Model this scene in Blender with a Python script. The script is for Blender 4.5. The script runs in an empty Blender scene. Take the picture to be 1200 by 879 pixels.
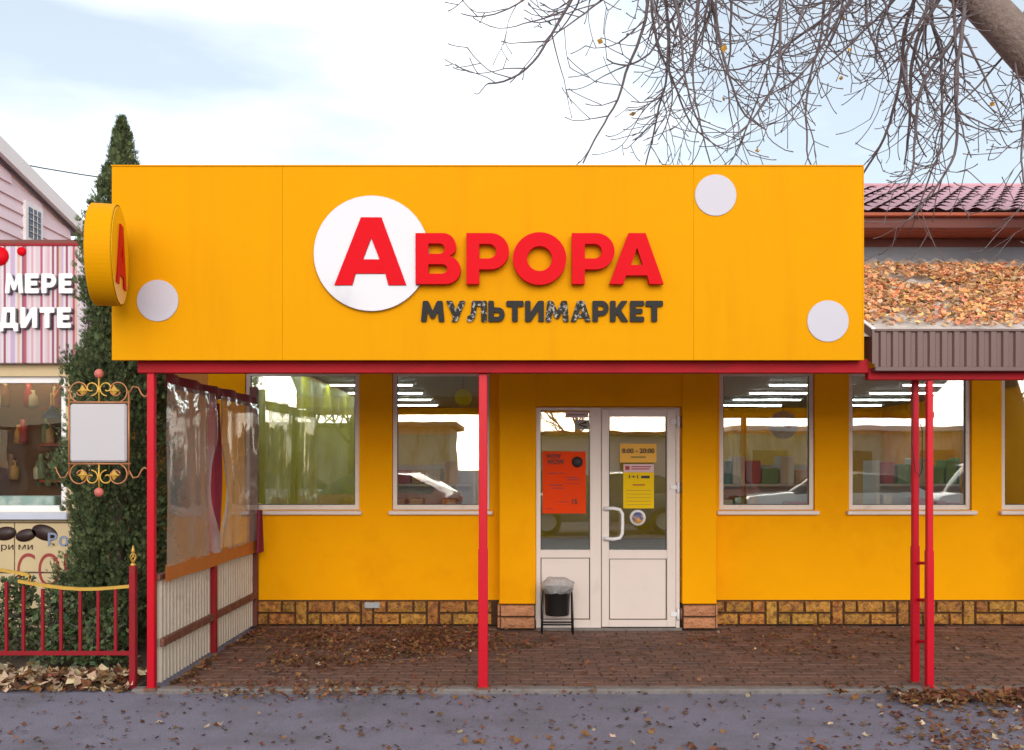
import bpy, bmesh, math, random
from mathutils import Vector, Matrix, noise
rnd = random.Random(7)
R = math.radians
sc = bpy.context.scene
# ------------------------------------------------------------------ camera
F, CX, CY, H = 1110.0, 600.0, 545.0, 1.55          # focal length in photo pixels, principal point, eye height
cam = bpy.data.cameras.new('camera'); cam_o = bpy.data.objects.new('camera', cam)
sc.collection.objects.link(cam_o); sc.camera = cam_o
cam.sensor_fit = 'HORIZONTAL'; cam.sensor_width = 36; cam.lens = 36 * F / 1200
cam.shift_x = 0; cam.shift_y = (CY - 439.5) / 1200
cam.clip_start = 0.05; cam.clip_end = 2000
cam_o.location = (0, 0, H); cam_o.rotation_euler = (R(90), 0, 0)
# ------------------------------------------------------------------ sky and sun
SUN_EL, SUN_AZ = 13.0, 175.0      # azimuth clockwise from +y: a low veiled sun behind the camera
w = bpy.data.worlds.new('World'); sc.world = w; w.use_nodes = True
nt = w.node_tree; N = nt.nodes; L = nt.links
for n in list(N): N.remove(n)
out = N.new('ShaderNodeOutputWorld'); bg = N.new('ShaderNodeBackground'); L.new(bg.outputs[0], out.inputs[0])
sky = N.new('ShaderNodeTexSky'); sky.sky_type = 'NISHITA'; sky.sun_disc = False
sky.sun_elevation = R(SUN_EL); sky.sun_rotation = R(SUN_AZ); sky.air_density = 1.0; sky.dust_density = 0.8; sky.ozone_density = 1.0
tc = N.new('ShaderNodeTexCoord'); mp = N.new('ShaderNodeMapping'); mp.inputs['Scale'].default_value = (1.0, 1.0, 3.2)
mp.inputs['Location'].default_value = (0.35, 0.1, 0.15)
L.new(tc.outputs['Generated'], mp.inputs[0])
no = N.new('ShaderNodeTexNoise'); no.inputs['Scale'].default_value = 1.7; no.inputs['Detail'].default_value = 6; no.inputs['Roughness'].default_value = .48
L.new(mp.outputs[0], no.inputs['Vector'])
cr = N.new('ShaderNodeValToRGB'); cr.color_ramp.elements[0].position = .42; cr.color_ramp.elements[1].position = .70
cr.color_ramp.elements[0].color = (.30, .30, .30, 1)
L.new(no.outputs['Fac'], cr.inputs[0])
mx = N.new('ShaderNodeMix'); mx.data_type = 'RGBA'
L.new(cr.outputs[0], mx.inputs['Factor']); L.new(sky.outputs[0], mx.inputs['A'])
mx.inputs['B'].default_value = (11.8, 12.3, 12.5, 1)      # bright thin cloud
L.new(mx.outputs['Result'], bg.inputs[0]); bg.inputs[1].default_value = 0.11
sun = bpy.data.lights.new('sun', 'SUN'); sun.energy = 2.3; sun.angle = R(50); sun.color = (1, .95, .87)
sun_o = bpy.data.objects.new('sun', sun); sc.collection.objects.link(sun_o)
d = Vector((math.sin(R(SUN_AZ)) * math.cos(R(SUN_EL)), math.cos(R(SUN_AZ)) * math.cos(R(SUN_EL)), math.sin(R(SUN_EL))))
sun_o.rotation_euler = d.to_track_quat('Z', 'Y').to_euler(); sun_o.location = d * 60
sc.view_settings.view_transform = 'Standard'; sc.view_settings.look = 'None'
sc.view_settings.gamma = 1; sc.view_settings.use_curve_mapping = False
sc.view_settings.exposure = 0.45
sc.render.engine = 'CYCLES'
# ------------------------------------------------------------------ helpers
COL = sc.collection
D0, DW, DE, DF = 6.60, 9.20, 8.93, 6.45     # front posts, shop wall, entrance block, fascia (metres from the camera)
def PX(px, d): return (px - CX) * d / F
def PZ(py, d): return H + (CY - py) * d / F
def P(px, py, d): return Vector((PX(px, d), d, PZ(py, d)))

def srgb(r, g, b):
    f = lambda c: ((c / 255 + .055) / 1.055) ** 2.4 if c > 10 else c / 255 / 12.92
    return (f(r), f(g), f(b))

def mat(name, col, rough=.6, var=.12, scale=5, bump=0, bscale=40, metal=0, island=0, objr=0, hue=0, spec=.5, stretch=(1, 1, 1), col2=None, mask=None, coat=0, trans=0):
    m = bpy.data.materials.new(name); m.use_nodes = True
    t = m.node_tree; n = t.nodes; l = t.links
    b = n['Principled BSDF']
    b.inputs['Roughness'].default_value = rough; b.inputs['Metallic'].default_value = metal
    b.inputs['Specular IOR Level'].default_value = spec; b.inputs['Coat Weight'].default_value = coat
    g = n.new('ShaderNodeNewGeometry')
    mp = n.new('ShaderNodeMapping'); mp.inputs['Scale'].default_value = stretch; l.new(g.outputs['Position'], mp.inputs[0])
    nz = n.new('ShaderNodeTexNoise'); nz.inputs['Scale'].default_value = scale; nz.inputs['Detail'].default_value = 6; nz.inputs['Roughness'].default_value = .62
    l.new(mp.outputs[0], nz.inputs['Vector'])
    hs = n.new('ShaderNodeHueSaturation'); hs.inputs['Color'].default_value = (*col, 1)
    if col2 is not None:
        nz2 = n.new('ShaderNodeTexNoise'); nz2.inputs['Scale'].default_value = mask[0]; nz2.inputs['Detail'].default_value = 8; nz2.inputs['Roughness'].default_value = .65
        mp2 = n.new('ShaderNodeMapping'); mp2.inputs['Scale'].default_value = mask[3] if len(mask) > 3 else (1, 1, 1)
        l.new(g.outputs['Position'], mp2.inputs[0]); l.new(mp2.outputs[0], nz2.inputs['Vector'])
        mr = n.new('ShaderNodeMapRange'); mr.inputs['From Min'].default_value = mask[1]; mr.inputs['From Max'].default_value = mask[2]
        l.new(nz2.outputs['Fac'], mr.inputs['Value'])
        mx = n.new('ShaderNodeMix'); mx.data_type = 'RGBA'; mx.inputs['A'].default_value = (*col, 1); mx.inputs['B'].default_value = (*col2, 1)
        l.new(mr.outputs[0], mx.inputs['Factor']); l.new(mx.outputs['Result'], hs.inputs['Color'])
    v = n.new('ShaderNodeMath'); v.operation = 'MULTIPLY_ADD'; l.new(nz.outputs['Fac'], v.inputs[0]); v.inputs[1].default_value = 2 * var; v.inputs[2].default_value = 1 - var
    last = v.outputs[0]
    if island or objr:
        src = g.outputs['Random Per Island'] if island else n.new('ShaderNodeObjectInfo').outputs['Random']
        k = island or objr
        a = n.new('ShaderNodeMath'); a.operation = 'MULTIPLY_ADD'; l.new(src, a.inputs[0]); a.inputs[1].default_value = 2 * k; a.inputs[2].default_value = 1 - k
        c = n.new('ShaderNodeMath'); c.operation = 'MULTIPLY'; l.new(a.outputs[0], c.inputs[0]); l.new(last, c.inputs[1]); last = c.outputs[0]
        if hue:
            wn = n.new('ShaderNodeTexWhiteNoise'); wn.noise_dimensions = '1D'; l.new(src, wn.inputs['W'])
            h = n.new('ShaderNodeMath'); h.operation = 'MULTIPLY_ADD'; l.new(wn.outputs['Value'], h.inputs[0]); h.inputs[1].default_value = 2 * hue; h.inputs[2].default_value = .5 - hue
            l.new(h.outputs[0], hs.inputs['Hue'])
    l.new(last, hs.inputs['Value']); l.new(hs.outputs[0], b.inputs['Base Color'])
    if bump:
        nb = n.new('ShaderNodeTexNoise'); nb.inputs['Scale'].default_value = bscale; nb.inputs['Detail'].default_value = 6; l.new(g.outputs['Position'], nb.inputs['Vector'])
        bp = n.new('ShaderNodeBump'); bp.inputs['Strength'].default_value = bump; bp.inputs['Distance'].default_value = .02
        l.new(nb.outputs['Fac'], bp.inputs['Height']); l.new(bp.outputs[0], b.inputs['Normal'])
    if trans:
        o = n['Material Output']; tr = n.new('ShaderNodeBsdfTranslucent'); l.new(hs.outputs[0], tr.inputs[0])
        ms = n.new('ShaderNodeMixShader'); ms.inputs[0].default_value = trans; l.new(b.outputs[0], ms.inputs[1]); l.new(tr.outputs[0], ms.inputs[2]); l.new(ms.outputs[0], o.inputs[0])
    return m

def glass(name, ior=2.3, tint=(.9, .93, .92), rough=.005, wave=.05, wscale=1.6, haze=0.0, hcol=(.7, .7, .7), veil=0.0):
    m = bpy.data.materials.new(name); m.use_nodes = True
    t = m.node_tree; n = t.nodes; l = t.links; n.remove(n['Principled BSDF']); o = n['Material Output']
    f0 = ((ior - 1) / (ior + 1)) ** 2 * .62          # Schlick reflectance per face, the same from both sides
    lw = n.new('ShaderNodeLayerWeight'); lw.inputs[0].default_value = .5
    pw = n.new('ShaderNodeMath'); pw.operation = 'POWER'; l.new(lw.outputs['Facing'], pw.inputs[0]); pw.inputs[1].default_value = 5
    fr = n.new('ShaderNodeMath'); fr.operation = 'MULTIPLY_ADD'; l.new(pw.outputs[0], fr.inputs[0]); fr.inputs[1].default_value = 1 - f0; fr.inputs[2].default_value = f0
    tr = n.new('ShaderNodeBsdfTransparent'); tr.inputs[0].default_value = (*tint, 1)
    gl = n.new('ShaderNodeBsdfGlossy'); gl.inputs['Roughness'].default_value = rough
    g = n.new('ShaderNodeNewGeometry'); nz = n.new('ShaderNodeTexNoise'); nz.inputs['Scale'].default_value = wscale; nz.inputs['Detail'].default_value = 2
    l.new(g.outputs['Position'], nz.inputs['Vector'])
    bp = n.new('ShaderNodeBump'); bp.inputs['Strength'].default_value = wave; bp.inputs['Distance'].default_value = .05
    l.new(nz.outputs['Fac'], bp.inputs['Height']); l.new(bp.outputs[0], gl.inputs['Normal'])
    mx = n.new('ShaderNodeMixShader'); l.new(fr.outputs[0], mx.inputs[0])
    base = tr.outputs[0]
    if haze:
        df = n.new('ShaderNodeBsdfDiffuse'); df.inputs[0].default_value = (*hcol, 1)
        m2 = n.new('ShaderNodeMixShader'); m2.inputs[0].default_value = haze; l.new(tr.outputs[0], m2.inputs[1]); l.new(df.outputs[0], m2.inputs[2]); base = m2.outputs[0]
    l.new(base, mx.inputs[1]); l.new(gl.outputs[0], mx.inputs[2]); l.new(mx.outputs[0], o.inputs[0])
    if veil:      # uneven thin diffuse layer over everything, painted in to grey the reflections
        d2 = n.new('ShaderNodeBsdfDiffuse'); d2.inputs[0].default_value = (*hcol, 1); m3 = n.new('ShaderNodeMixShader')
        nv = n.new('ShaderNodeTexNoise'); nv.inputs['Scale'].default_value = 3; nv.inputs['Detail'].default_value = 6; l.new(g.outputs['Position'], nv.inputs['Vector'])
        mv = n.new('ShaderNodeMath'); mv.operation = 'MULTIPLY'; l.new(nv.outputs['Fac'], mv.inputs[0]); mv.inputs[1].default_value = veil * 2
        l.new(mv.outputs[0], m3.inputs[0]); l.new(mx.outputs[0], m3.inputs[1]); l.new(d2.outputs[0], m3.inputs[2]); l.new(m3.outputs[0], o.inputs[0])
    return m

def emit(name, col, s):
    m = bpy.data.materials.new(name); m.use_nodes = True; b = m.node_tree.nodes['Principled BSDF']
    b.inputs['Base Color'].default_value = (.8, .8, .8, 1); b.inputs['Emission Color'].default_value = (*col, 1); b.inputs['Emission Strength'].default_value = s
    return m

class MB:
    """collects shapes in world coordinates, links them as one mesh object"""
    def __init__(s): s.v = []; s.f = []; s.sm = []
    def add(s, vs, fs, smooth=False):
        k = len(s.v); s.v += [tuple(p) for p in vs]; s.f += [tuple(i + k for i in f) for f in fs]; s.sm += [smooth] * len(fs); return s
    def box(s, x0, x1, y0, y1, z0, z1):
        vs = [(x, y, z) for z in (z0, z1) for y in (y0, y1) for x in (x0, x1)]
        return s.add(vs, [(0, 2, 3, 1), (4, 5, 7, 6), (0, 1, 5, 4), (2, 6, 7, 3), (0, 4, 6, 2), (1, 3, 7, 5)])
    def bev(s, x0, x1, y0, y1, z0, z1, b=.01):
        """box with chamfered edges"""
        bm = bmesh.new(); bmesh.ops.create_cube(bm, size=1)
        for v in bm.verts: v.co = Vector(((x0 + x1) / 2 + v.co.x * (x1 - x0), (y0 + y1) / 2 + v.co.y * (y1 - y0), (z0 + z1) / 2 + v.co.z * (z1 - z0)))
        bmesh.ops.bevel(bm, geom=bm.edges[:], offset=b, segments=1, affect='EDGES')
        bm.verts.index_update(); s.add([v.co for v in bm.verts], [[v.index for v in f.verts] for f in bm.faces]); bm.free(); return s
    def tube(s, pts, r, n=8, caps=True, smooth=True):
        pts = [Vector(p) for p in pts]; rs = r if isinstance(r, (list, tuple)) else [r] * len(pts)
        vs = []; fs = []; u = None
        for i, p in enumerate(pts):
            t = (pts[min(i + 1, len(pts) - 1)] - pts[max(i - 1, 0)])
            if t.length < 1e-9: t = Vector((0, 0, 1))
            t.normalize()
            if u is None: u = t.orthogonal().normalized()
            u = (u - t * u.dot(t))
            u = u.normalized() if u.length > 1e-6 else t.orthogonal().normalized()
            q = t.cross(u)
            for k in range(n):
                a = 2 * math.pi * k / n; vs.append(p + (u * math.cos(a) + q * math.sin(a)) * rs[i])
        for i in range(len(pts) - 1):
            for k in range(n):
                fs.append((i * n + k, i * n + (k + 1) % n, (i + 1) * n + (k + 1) % n, (i + 1) * n + k))
        if caps: fs += [tuple(range(n))[::-1], tuple((len(pts) - 1) * n + k for k in range(n))]
        return s.add(vs, fs, smooth)
    def lathe(s, c, prof, n=24, axis='Z', smooth=True, caps=True):
        """prof: (radius, height) rings round the axis through c"""
        c = Vector(c); vs = []; fs = []
        for r, h in prof:
            for k in range(n):
                a = 2 * math.pi * k / n; ca, sa = math.cos(a) * r, math.sin(a) * r
                vs.append(c + (Vector((ca, sa, h)) if axis == 'Z' else Vector((ca, -h, sa)) if axis == 'Y' else Vector((h, ca, sa))))
        for i in range(len(prof) - 1):
            for k in range(n): fs.append((i * n + k, i * n + (k + 1) % n, (i + 1) * n + (k + 1) % n, (i + 1) * n + k))
        if caps: fs += [tuple(range(n))[::-1], tuple((len(prof) - 1) * n + k for k in range(n))]
        return s.add(vs, fs, smooth)
    def grid(s, nu, nv, fn, smooth=True):
        vs = [fn(i / nu, j / nv) for j in range(nv + 1) for i in range(nu + 1)]
        return s.add(vs, [(j * (nu + 1) + i, j * (nu + 1) + i + 1, (j + 1) * (nu + 1) + i + 1, (j + 1) * (nu + 1) + i) for j in range(nv) for i in range(nu)], smooth)
    def mesh(s, name, off=Vector((0, 0, 0))):
        me = bpy.data.meshes.new(name); me.from_pydata([Vector(p) - off for p in s.v], [], s.f)
        me.polygons.foreach_set('use_smooth', s.sm); me.update()
        bm = bmesh.new(); bm.from_mesh(me); bmesh.ops.recalc_face_normals(bm, faces=bm.faces[:]) if len(bm.faces) < 20000 else None
        bm.to_mesh(me); bm.free(); return me
    def base(s):
        xs, ys, zs = zip(*s.v); return Vector(((min(xs) + max(xs)) / 2, (min(ys) + max(ys)) / 2, min(zs)))
    def build(s, name, m, parent=None, **kw):
        off = root_of(parent).location.copy() if parent else s.base()
        o = bpy.data.objects.new(name, s.mesh(name, off)); COL.objects.link(o)
        if m: o.data.materials.append(m)
        if parent: o.parent = parent
        else: o.location = off
        for k, v in kw.items(): o[k] = v
        return o

def root_of(o):
    while o.parent: o = o.parent
    return o
def thing(name, label, cat, loc, group=None):
    o = bpy.data.objects.new(name, None); COL.objects.link(o); o.location = loc; o.empty_display_size = .2
    o['label'] = label; o['category'] = cat
    if group: o['group'] = group
    return o
def box(name, m, parent, *a, b=0, **kw):
    return (MB().bev(*a, b=b) if b else MB().box(*a)).build(name, m, parent, **kw)
def place(name, me, m, parent, loc, rot=None, scale=None):
    """an object that shares mesh data; loc in world coordinates"""
    o = bpy.data.objects.new(name, me); COL.objects.link(o)
    if m and not me.materials: me.materials.append(m)
    if parent: o.parent = parent; o.location = Vector(loc) - root_of(parent).location
    else: o.location = loc
    if rot: o.rotation_euler = rot
    if scale: o.scale = scale
    return o

def curve_mesh(name, splines=None, text=None, extrude=.02, bevel=0, offset=0, res=8):
    """filled outline or text -> mesh in the xz plane facing -y"""
    if text is not None:
        cu = bpy.data.curves.new(name, 'FONT'); cu.body = text; cu.resolution_u = res
    else:
        cu = bpy.data.curves.new(name, 'CURVE'); cu.dimensions = '2D'; cu.fill_mode = 'BOTH'
        for sp in splines:
            q = cu.splines.new('POLY'); q.points.add(len(sp) - 1); q.use_cyclic_u = True
            for i, (x, y) in enumerate(sp): q.points[i].co = (x, y, 0, 1)
    cu.extrude = extrude; cu.bevel_depth = bevel; cu.offset = offset; cu.bevel_resolution = 1
    o = bpy.data.objects.new(name, cu); COL.objects.link(o); bpy.context.view_layer.update()
    me = bpy.data.meshes.new_from_object(o.evaluated_get(bpy.context.evaluated_depsgraph_get()))
    bpy.data.objects.remove(o); bpy.data.curves.remove(cu)
    me.name = name; me.transform(Matrix.Rotation(R(90), 4, 'X'))
    return me
def bbox(me):
    xs = [v.co.x for v in me.vertices]; zs = [v.co.z for v in me.vertices]
    return min(xs), max(xs), min(zs), max(zs)
def fit_text(name, ch, m, parent, x0, z0, h, y, w=None, depth=.01, offset=.02, bevel=0):
    """one glyph run with its lower left at (x0, z0), height h; returns (object, width)"""
    me = curve_mesh(name, text=ch, extrude=.05, offset=offset, bevel=bevel)
    a, b_, c, e = bbox(me); s = h / (e - c); sx = s if w is None else w / (b_ - a)
    me.transform(Matrix.Diagonal((sx, depth / .1, s, 1)) @ Matrix.Translation((-a, 0, -c)))
    me.materials.clear(); o = place(name, me, m, parent, (x0, y, z0)); return o, (b_ - a) * sx
def text_run(name, txt, m, parent, x0, x1, z0, h, y, depth=.004, offset=.02):
    me = curve_mesh(name, text=txt, extrude=.05, offset=offset, res=4)
    a, b_, c, e = bbox(me)
    me.transform(Matrix.Diagonal(((x1 - x0) / (b_ - a), depth / .1, h / (e - c), 1)) @ Matrix.Translation((-a, 0, -c)))
    me.materials.clear(); return place(name, me, m, parent, (x0, y, z0))

# ------------------------------------------------------------------ materials
YEL = (.80, .34, .004)
M = {}
M['fascia'] = mat('yellow_composite', (.67, .285, .001), .6, .05, 1.2, spec=.04, bump=.05, bscale=2.2, col2=(.62, .25, .002), mask=(1.6, .5, .85, (3.5, 1, .35)))
M['wall'] = mat('ochre_stucco', (.90, .375, .002), .85, .08, 1.6, bump=.12, bscale=60, col2=(.80, .30, .002), mask=(1.3, .5, .8), spec=.06)
M['red'] = mat('red_paint', (.54, .002, .016), .4, .1, 4, col2=(.5, .006, .015), mask=(5, .55, .8), spec=.25)
M['reddark'] = mat('dark_red_paint', (.28, .010, .018), .5, .2, 5, col2=(.18, .03, .02), mask=(7, .52, .75), spec=.2)
M['beam'] = mat('beam_red_paint', (.36, .010, .018), .6, .2, 3, col2=(.24, .015, .015), mask=(4, .5, .75, (1, 1, 4)), spec=.12)
M['letter'] = mat('red_letter_plastic', (.60, .003, .010), .5, .03, 2, spec=.06)
M['white_disc'] = mat('white_film', (.50, .475, .54), .45, .03, 3, spec=.2)
M['gloss_disc'] = mat('glossy_white_acrylic', (.40, .385, .44), .06, .03, 3, spec=.6, coat=.3)
M['black'] = mat('black_letter', (.012, .011, .011), .4, .1, 5, spec=.12)
M['peeled'] = mat('peeling_black_letter', (.014, .012, .012), .45, .1, 5, col2=(.36, .33, .28), mask=(40, .52, .6), spec=.12)
M['pvc'] = mat('white_pvc', (.72, .61, .56), .35, .06, 3, col2=(.6, .52, .46), mask=(4, .58, .85))
M['pvcg'] = mat('pvc_gasket', (.05, .05, .05), .6, .1)
M['frame'] = mat('aged_window_pvc', (.70, .60, .54), .4, .1, 5, col2=(.42, .30, .22), mask=(6, .56, .85))
M['brick'] = mat('painted_plinth_stone', (.44, .19, .022), .6, .4, 16, bump=.9, bscale=45, objr=.2, hue=.012, col2=(.17, .055, .01), mask=(22, .44, .62))
M['brickpink'] = mat('reddish_plinth_stone', (.48, .2, .09), .6, .35, 16, bump=.9, bscale=45, objr=.14, col2=(.28, .09, .03), mask=(24, .52, .7))
M['mortar'] = mat('plinth_joint', (.06, .025, .008), .85, .3, 20)
M['paver'] = mat('brown_paver', (.17, .085, .06), .8, .3, 14, bump=.5, bscale=90, island=.2, col2=(.10, .058, .047), mask=(3.0, .42, .68))
M['paverbed'] = mat('paver_joint_sand', (.10, .062, .048), .95, .3, 30)
M['asphalt'] = mat('asphalt', (.235, .215, .28), .9, .3, 70, bump=1.0, bscale=120, col2=(.165, .15, .18), mask=(1.6, .45, .7))
M['kerb'] = mat('kerb_concrete', (.20, .175, .165), .85, .25, 12, bump=.5, bscale=60, col2=(.14, .1, .08), mask=(7, .5, .7))
M['soil'] = mat('soil', (.07, .045, .028), .95, .4, 10, bump=.9, bscale=30)
M['leaf'] = mat('dry_leaf', (.21, .085, .035), .7, .25, 30, island=.55, hue=.03, trans=.25)
M['leafroof'] = mat('dry_roof_leaf', (.74, .38, .17), .7, .2, 30, island=.6, hue=.03, trans=.25)
M['leafpale'] = mat('pale_dry_leaf', (.58, .43, .28), .7, .2, 30, island=.45, hue=.025, trans=.2)
M['slate'] = mat('fibre_cement', (.55, .48, .44), .85, .25, 5, bump=.4, bscale=40, col2=(.2, .15, .13), mask=(3, .48, .72))
M['brown_sheet'] = mat('brown_profiled_sheet', (.125, .062, .056), .45, .1, 4)
M['tile'] = mat('burgundy_metal_tile', (.56, .31, .36), .6, .12, 3, spec=.2)
M['timber'] = mat('reddish_timber', (.42, .09, .04), .6, .25, 7, stretch=(.3, 1, 6))
M['timberd'] = mat('dark_timber', (.15, .04, .03), .65, .2, 7, stretch=(.3, 1, 6))
M['flash'] = mat('grey_blue_flashing', (.13, .135, .17), .5, .25, 6, stretch=(.4, 1, 5))
M['bark'] = mat('walnut_bark', (.19, .14, .12), .9, .4, 12, bump=1, bscale=30)
M['twig'] = mat('twig_bark', (.13, .10, .105), .85, .25, 6)
M['thuja'] = mat('thuja_foliage', (.088, .118, .045), .75, .5, 7, island=.6, hue=.035, trans=.25)
M['shrub'] = mat('shrub_leaf', (.09, .12, .045), .6, .2, 5, island=.6, hue=.05, trans=.2)
M['gold'] = mat('gold_paint', (.62, .36, .06), .4, .2, 12, metal=.35)
M['coppery'] = mat('copper_paint', (.42, .17, .07), .45, .25, 12, metal=.3)
M['corr'] = mat('cream_profiled_sheet', (.60, .52, .42), .5, .15, 3, col2=(.35, .24, .15), mask=(5, .56, .85))
M['rail'] = mat('brown_rail', (.16, .06, .04), .7, .35, 14, col2=(.3, .12, .07), mask=(16, .5, .7))
M['orange_tape'] = mat('orange_band', (.50, .15, .035), .55, .15, 6)
M['burg'] = mat('burgundy_cloth', (.22, .012, .03), .7, .25, 12)
M['metalblk'] = mat('black_metal', (.012, .011, .011), .4, .2, 8)
M['paper_o'] = mat('orange_paper', (.74, .05, .002), .6, .05, 6, spec=.1)
M['paper_y'] = mat('yellow_paper', (.78, .5, .004), .6, .05, 6, spec=.1)
M['paper_yo'] = mat('amber_paper', (.74, .36, .005), .5, .05, 6)
M['ink'] = mat('ink', (.03, .02, .02), .6, .05)
M['inkred'] = mat('dark_orange_ink', (.38, .02, .008), .6, .05)
M['inkolive'] = mat('olive_ink', (.30, .18, .01), .6, .05)
M['paper_p'] = mat('pink_paper', (.62, .42, .44), .6, .05)
M['greyst'] = mat('grey_sticker', (.30, .26, .22), .5, .1)
M['white'] = mat('white_paint', (.78, .75, .76), .5, .06, 4)
M['steel'] = mat('grey_socket', (.35, .36, .38), .4, .1, 9)
M['cable'] = mat('black_cable', (.015, .015, .017), .6, .1)
M['glass'] = glass('window_glass', 3.5, (.86, .88, .84), wave=.010, wscale=2.2)
M['cafeglass'] = glass('cafe_glass', 1.65, (.9, .92, .9), wave=.06)
M['film'] = glass('clear_pvc_film', 2.1, (.86, .84, .82), rough=.05, wave=.08, wscale=4, haze=.14, hcol=(.52, .48, .46), veil=.27)
M['ceil'] = mat('dark_ceiling', (.20, .21, .21), .7, .1)
M['floor_in'] = mat('shop_floor', (.35, .33, .3), .4, .1)
M['lime'] = mat('lime_wall', (.55, .52, .015), .55, .1, 2)
M['yin'] = mat('yellow_interior', (.55, .33, .01), .7, .1)
M['led'] = emit('led_tube', (.85, .97, 1), 26)
M['carred'] = mat('red_car_paint', (.35, .02, .02), .25, .05, coat=1)
M['carblue'] = mat('blue_grey_car_paint', (.1, .14, .2), .25, .05, coat=1)
M['carwhite'] = mat('white_car_paint', (.8, .8, .8), .25, .05, coat=1)
M['carglass'] = mat('car_glass', (.015, .017, .02), .05, .05, spec=.9)
M['rubber'] = mat('rubber', (.02, .02, .02), .8, .1)
M['greywall'] = mat('grey_brown_render', (.62, .55, .49), .9, .4, 3, bump=.3, col2=(.3, .23, .19), mask=(1.2, .45, .66, (3, 3, .6)))
M['pinkwall'] = mat('pale_pink_siding', (.78, .62, .68), .6, .1, 3)
M['darkpane'] = mat('dark_blue_pane', (.02, .03, .06), .1, .1, spec=.8)
M['beige'] = mat('beige_cladding', (.55, .42, .24), .6, .15, 3)
M['caffein'] = mat('brown_interior', (.2, .1, .055), .7, .3, 4)
M['bean'] = mat('coffee_bean_print', (.035, .015, .012), .5, .3, 20)
M['bluelamp'] = mat('blue_lamp_shade', (.02, .03, .09), .4, .1)

# ------------------------------------------------------------------ ground
def struct(mb, name, m, parent=None):
    o = mb.build(name, m, parent)
    if not parent: o['kind'] = 'structure'
    return o
ZA = -0.035
struct(MB().grid(40, 40, lambda u, v: (-300 + 600 * u, -300 + 600 * v, ZA)), 'road', M['asphalt'])
struct(MB().box(-9.5, -2.62, 6.66, 13.0, ZA - .1, 0.0), 'planting_bed', M['soil'])
XP0, XP1 = -2.44, 5.0
porch = struct(MB().box(XP0, XP1, 6.66, DW + .02, ZA - .1, -.012), 'porch_floor', M['paverbed'])
struct(MB().bev(XP0 - .2, 2.6, 6.555, 6.655, ZA - .1, -.002, b=.012), 'kerb', M['kerb'])
struct(MB().bev(2.62, 5.0, 6.42, 6.655, ZA - .1, .004, b=.014), 'kerb', M['kerb'])
# pavers: 200 x 100 blocks; the nearest 300 are objects, the rest one mesh
pm = MB().bev(-.0975, .0975, -.0475, .0475, -.06, 0, b=.006).mesh('paver')
far = MB(); cnt = 0; row = 0; y = 6.66 + .05
while y < DW - .04:
    x = XP0 + .1 + (.1 if row % 2 else 0)
    while x < XP1 - .05:
        if DE - .06 < y and PX(588, DE) - .1 < x < PX(838, DE) + .1 and y > DE - .05: x += .2; continue
        zz = rnd.uniform(-.006, .001)
        vis = -3.6 < x < y * .55
        if cnt < 300 and vis:
            place('paver', pm, M['paver'], porch, (x, y, zz), (rnd.uniform(-.012, .012), rnd.uniform(-.012, .012), rnd.uniform(-.015, .015))); cnt += 1
        else:
            far.bev(x - .0975, x + .0975, y - .0475, y + .0475, -.06 + zz, zz, b=.006)
        x += .2
    y += .1; row += 1
far.build('paver_field', M['paver'], porch)['kind'] = 'stuff'

# ------------------------------------------------------------------ shop building
shop = thing('shop_building', 'single storey ochre yellow shop with stone plinth, white windows and burgundy tiled roof', 'shop', (1.0, DW, 0))
XL, XR, ZT = -2.95, 8.0, 3.62
GB, GT = 592, 438            # glass bottom, window top in pixels on the wall plane
wins = [(287, 421), (459.5, 574), (843, 955), (995, 1139), (1174, 1300)]
zs0, zs1 = PZ(598, DW), PZ(436, DW)
def wall_open(mb, x0, x1, z0, z1, ops, y0, y1):
    xs = sorted({x0, x1, *[v for o in ops for v in o[:2]]}); zs = sorted({z0, z1, *[v for o in ops for v in o[2:]]})
    inside = lambda x, z: any(o[0] < x < o[1] and o[2] < z < o[3] for o in ops)
    for i in range(len(xs) - 1):
        for j in range(len(zs) - 1):
            if inside((xs[i] + xs[i + 1]) / 2, (zs[j] + zs[j + 1]) / 2): continue
            a, b, c, e = xs[i], xs[i + 1], zs[j], zs[j + 1]
            mb.add([(a, y0, c), (b, y0, c), (b, y0, e), (a, y0, e)], [(0, 1, 2, 3)]); mb.add([(a, y1, c), (b, y1, c), (b, y1, e), (a, y1, e)], [(3, 2, 1, 0)])
    for a, b, c, e in ops + [(x0, x1, z0, z1)]:
        mb.add([(a, y0, c), (b, y0, c), (b, y0, e), (a, y0, e), (a, y1, c), (b, y1, c), (b, y1, e), (a, y1, e)], [(0, 4, 5, 1), (1, 5, 6, 2), (2, 6, 7, 3), (3, 7, 4, 0)])
    return mb
dx0, dx1 = PX(628, DE), PX(797, DE)
ops = [(PX(a, DW), PX(b, DW), zs0, zs1) for a, b in wins] + [(dx0 - .02, dx1 + .02, -.1, 2.25)]
ops_main = [(a, b, c if c > 0 else .0, e) for a, b, c, e in ops]
wall_open(MB(), XL, XR, 0.0, ZT, ops_main, DW, DW + .25).build('wall', M['wall'], shop)
MB().box(XL, XL + .2, DW + .252, 20, 0, ZT).box(XR - .2, XR, DW + .252, 20, 0, ZT).box(XL, XR, 20.002, 20.2, 0, ZT).build('side_wall', M['wall'], shop)
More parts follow.
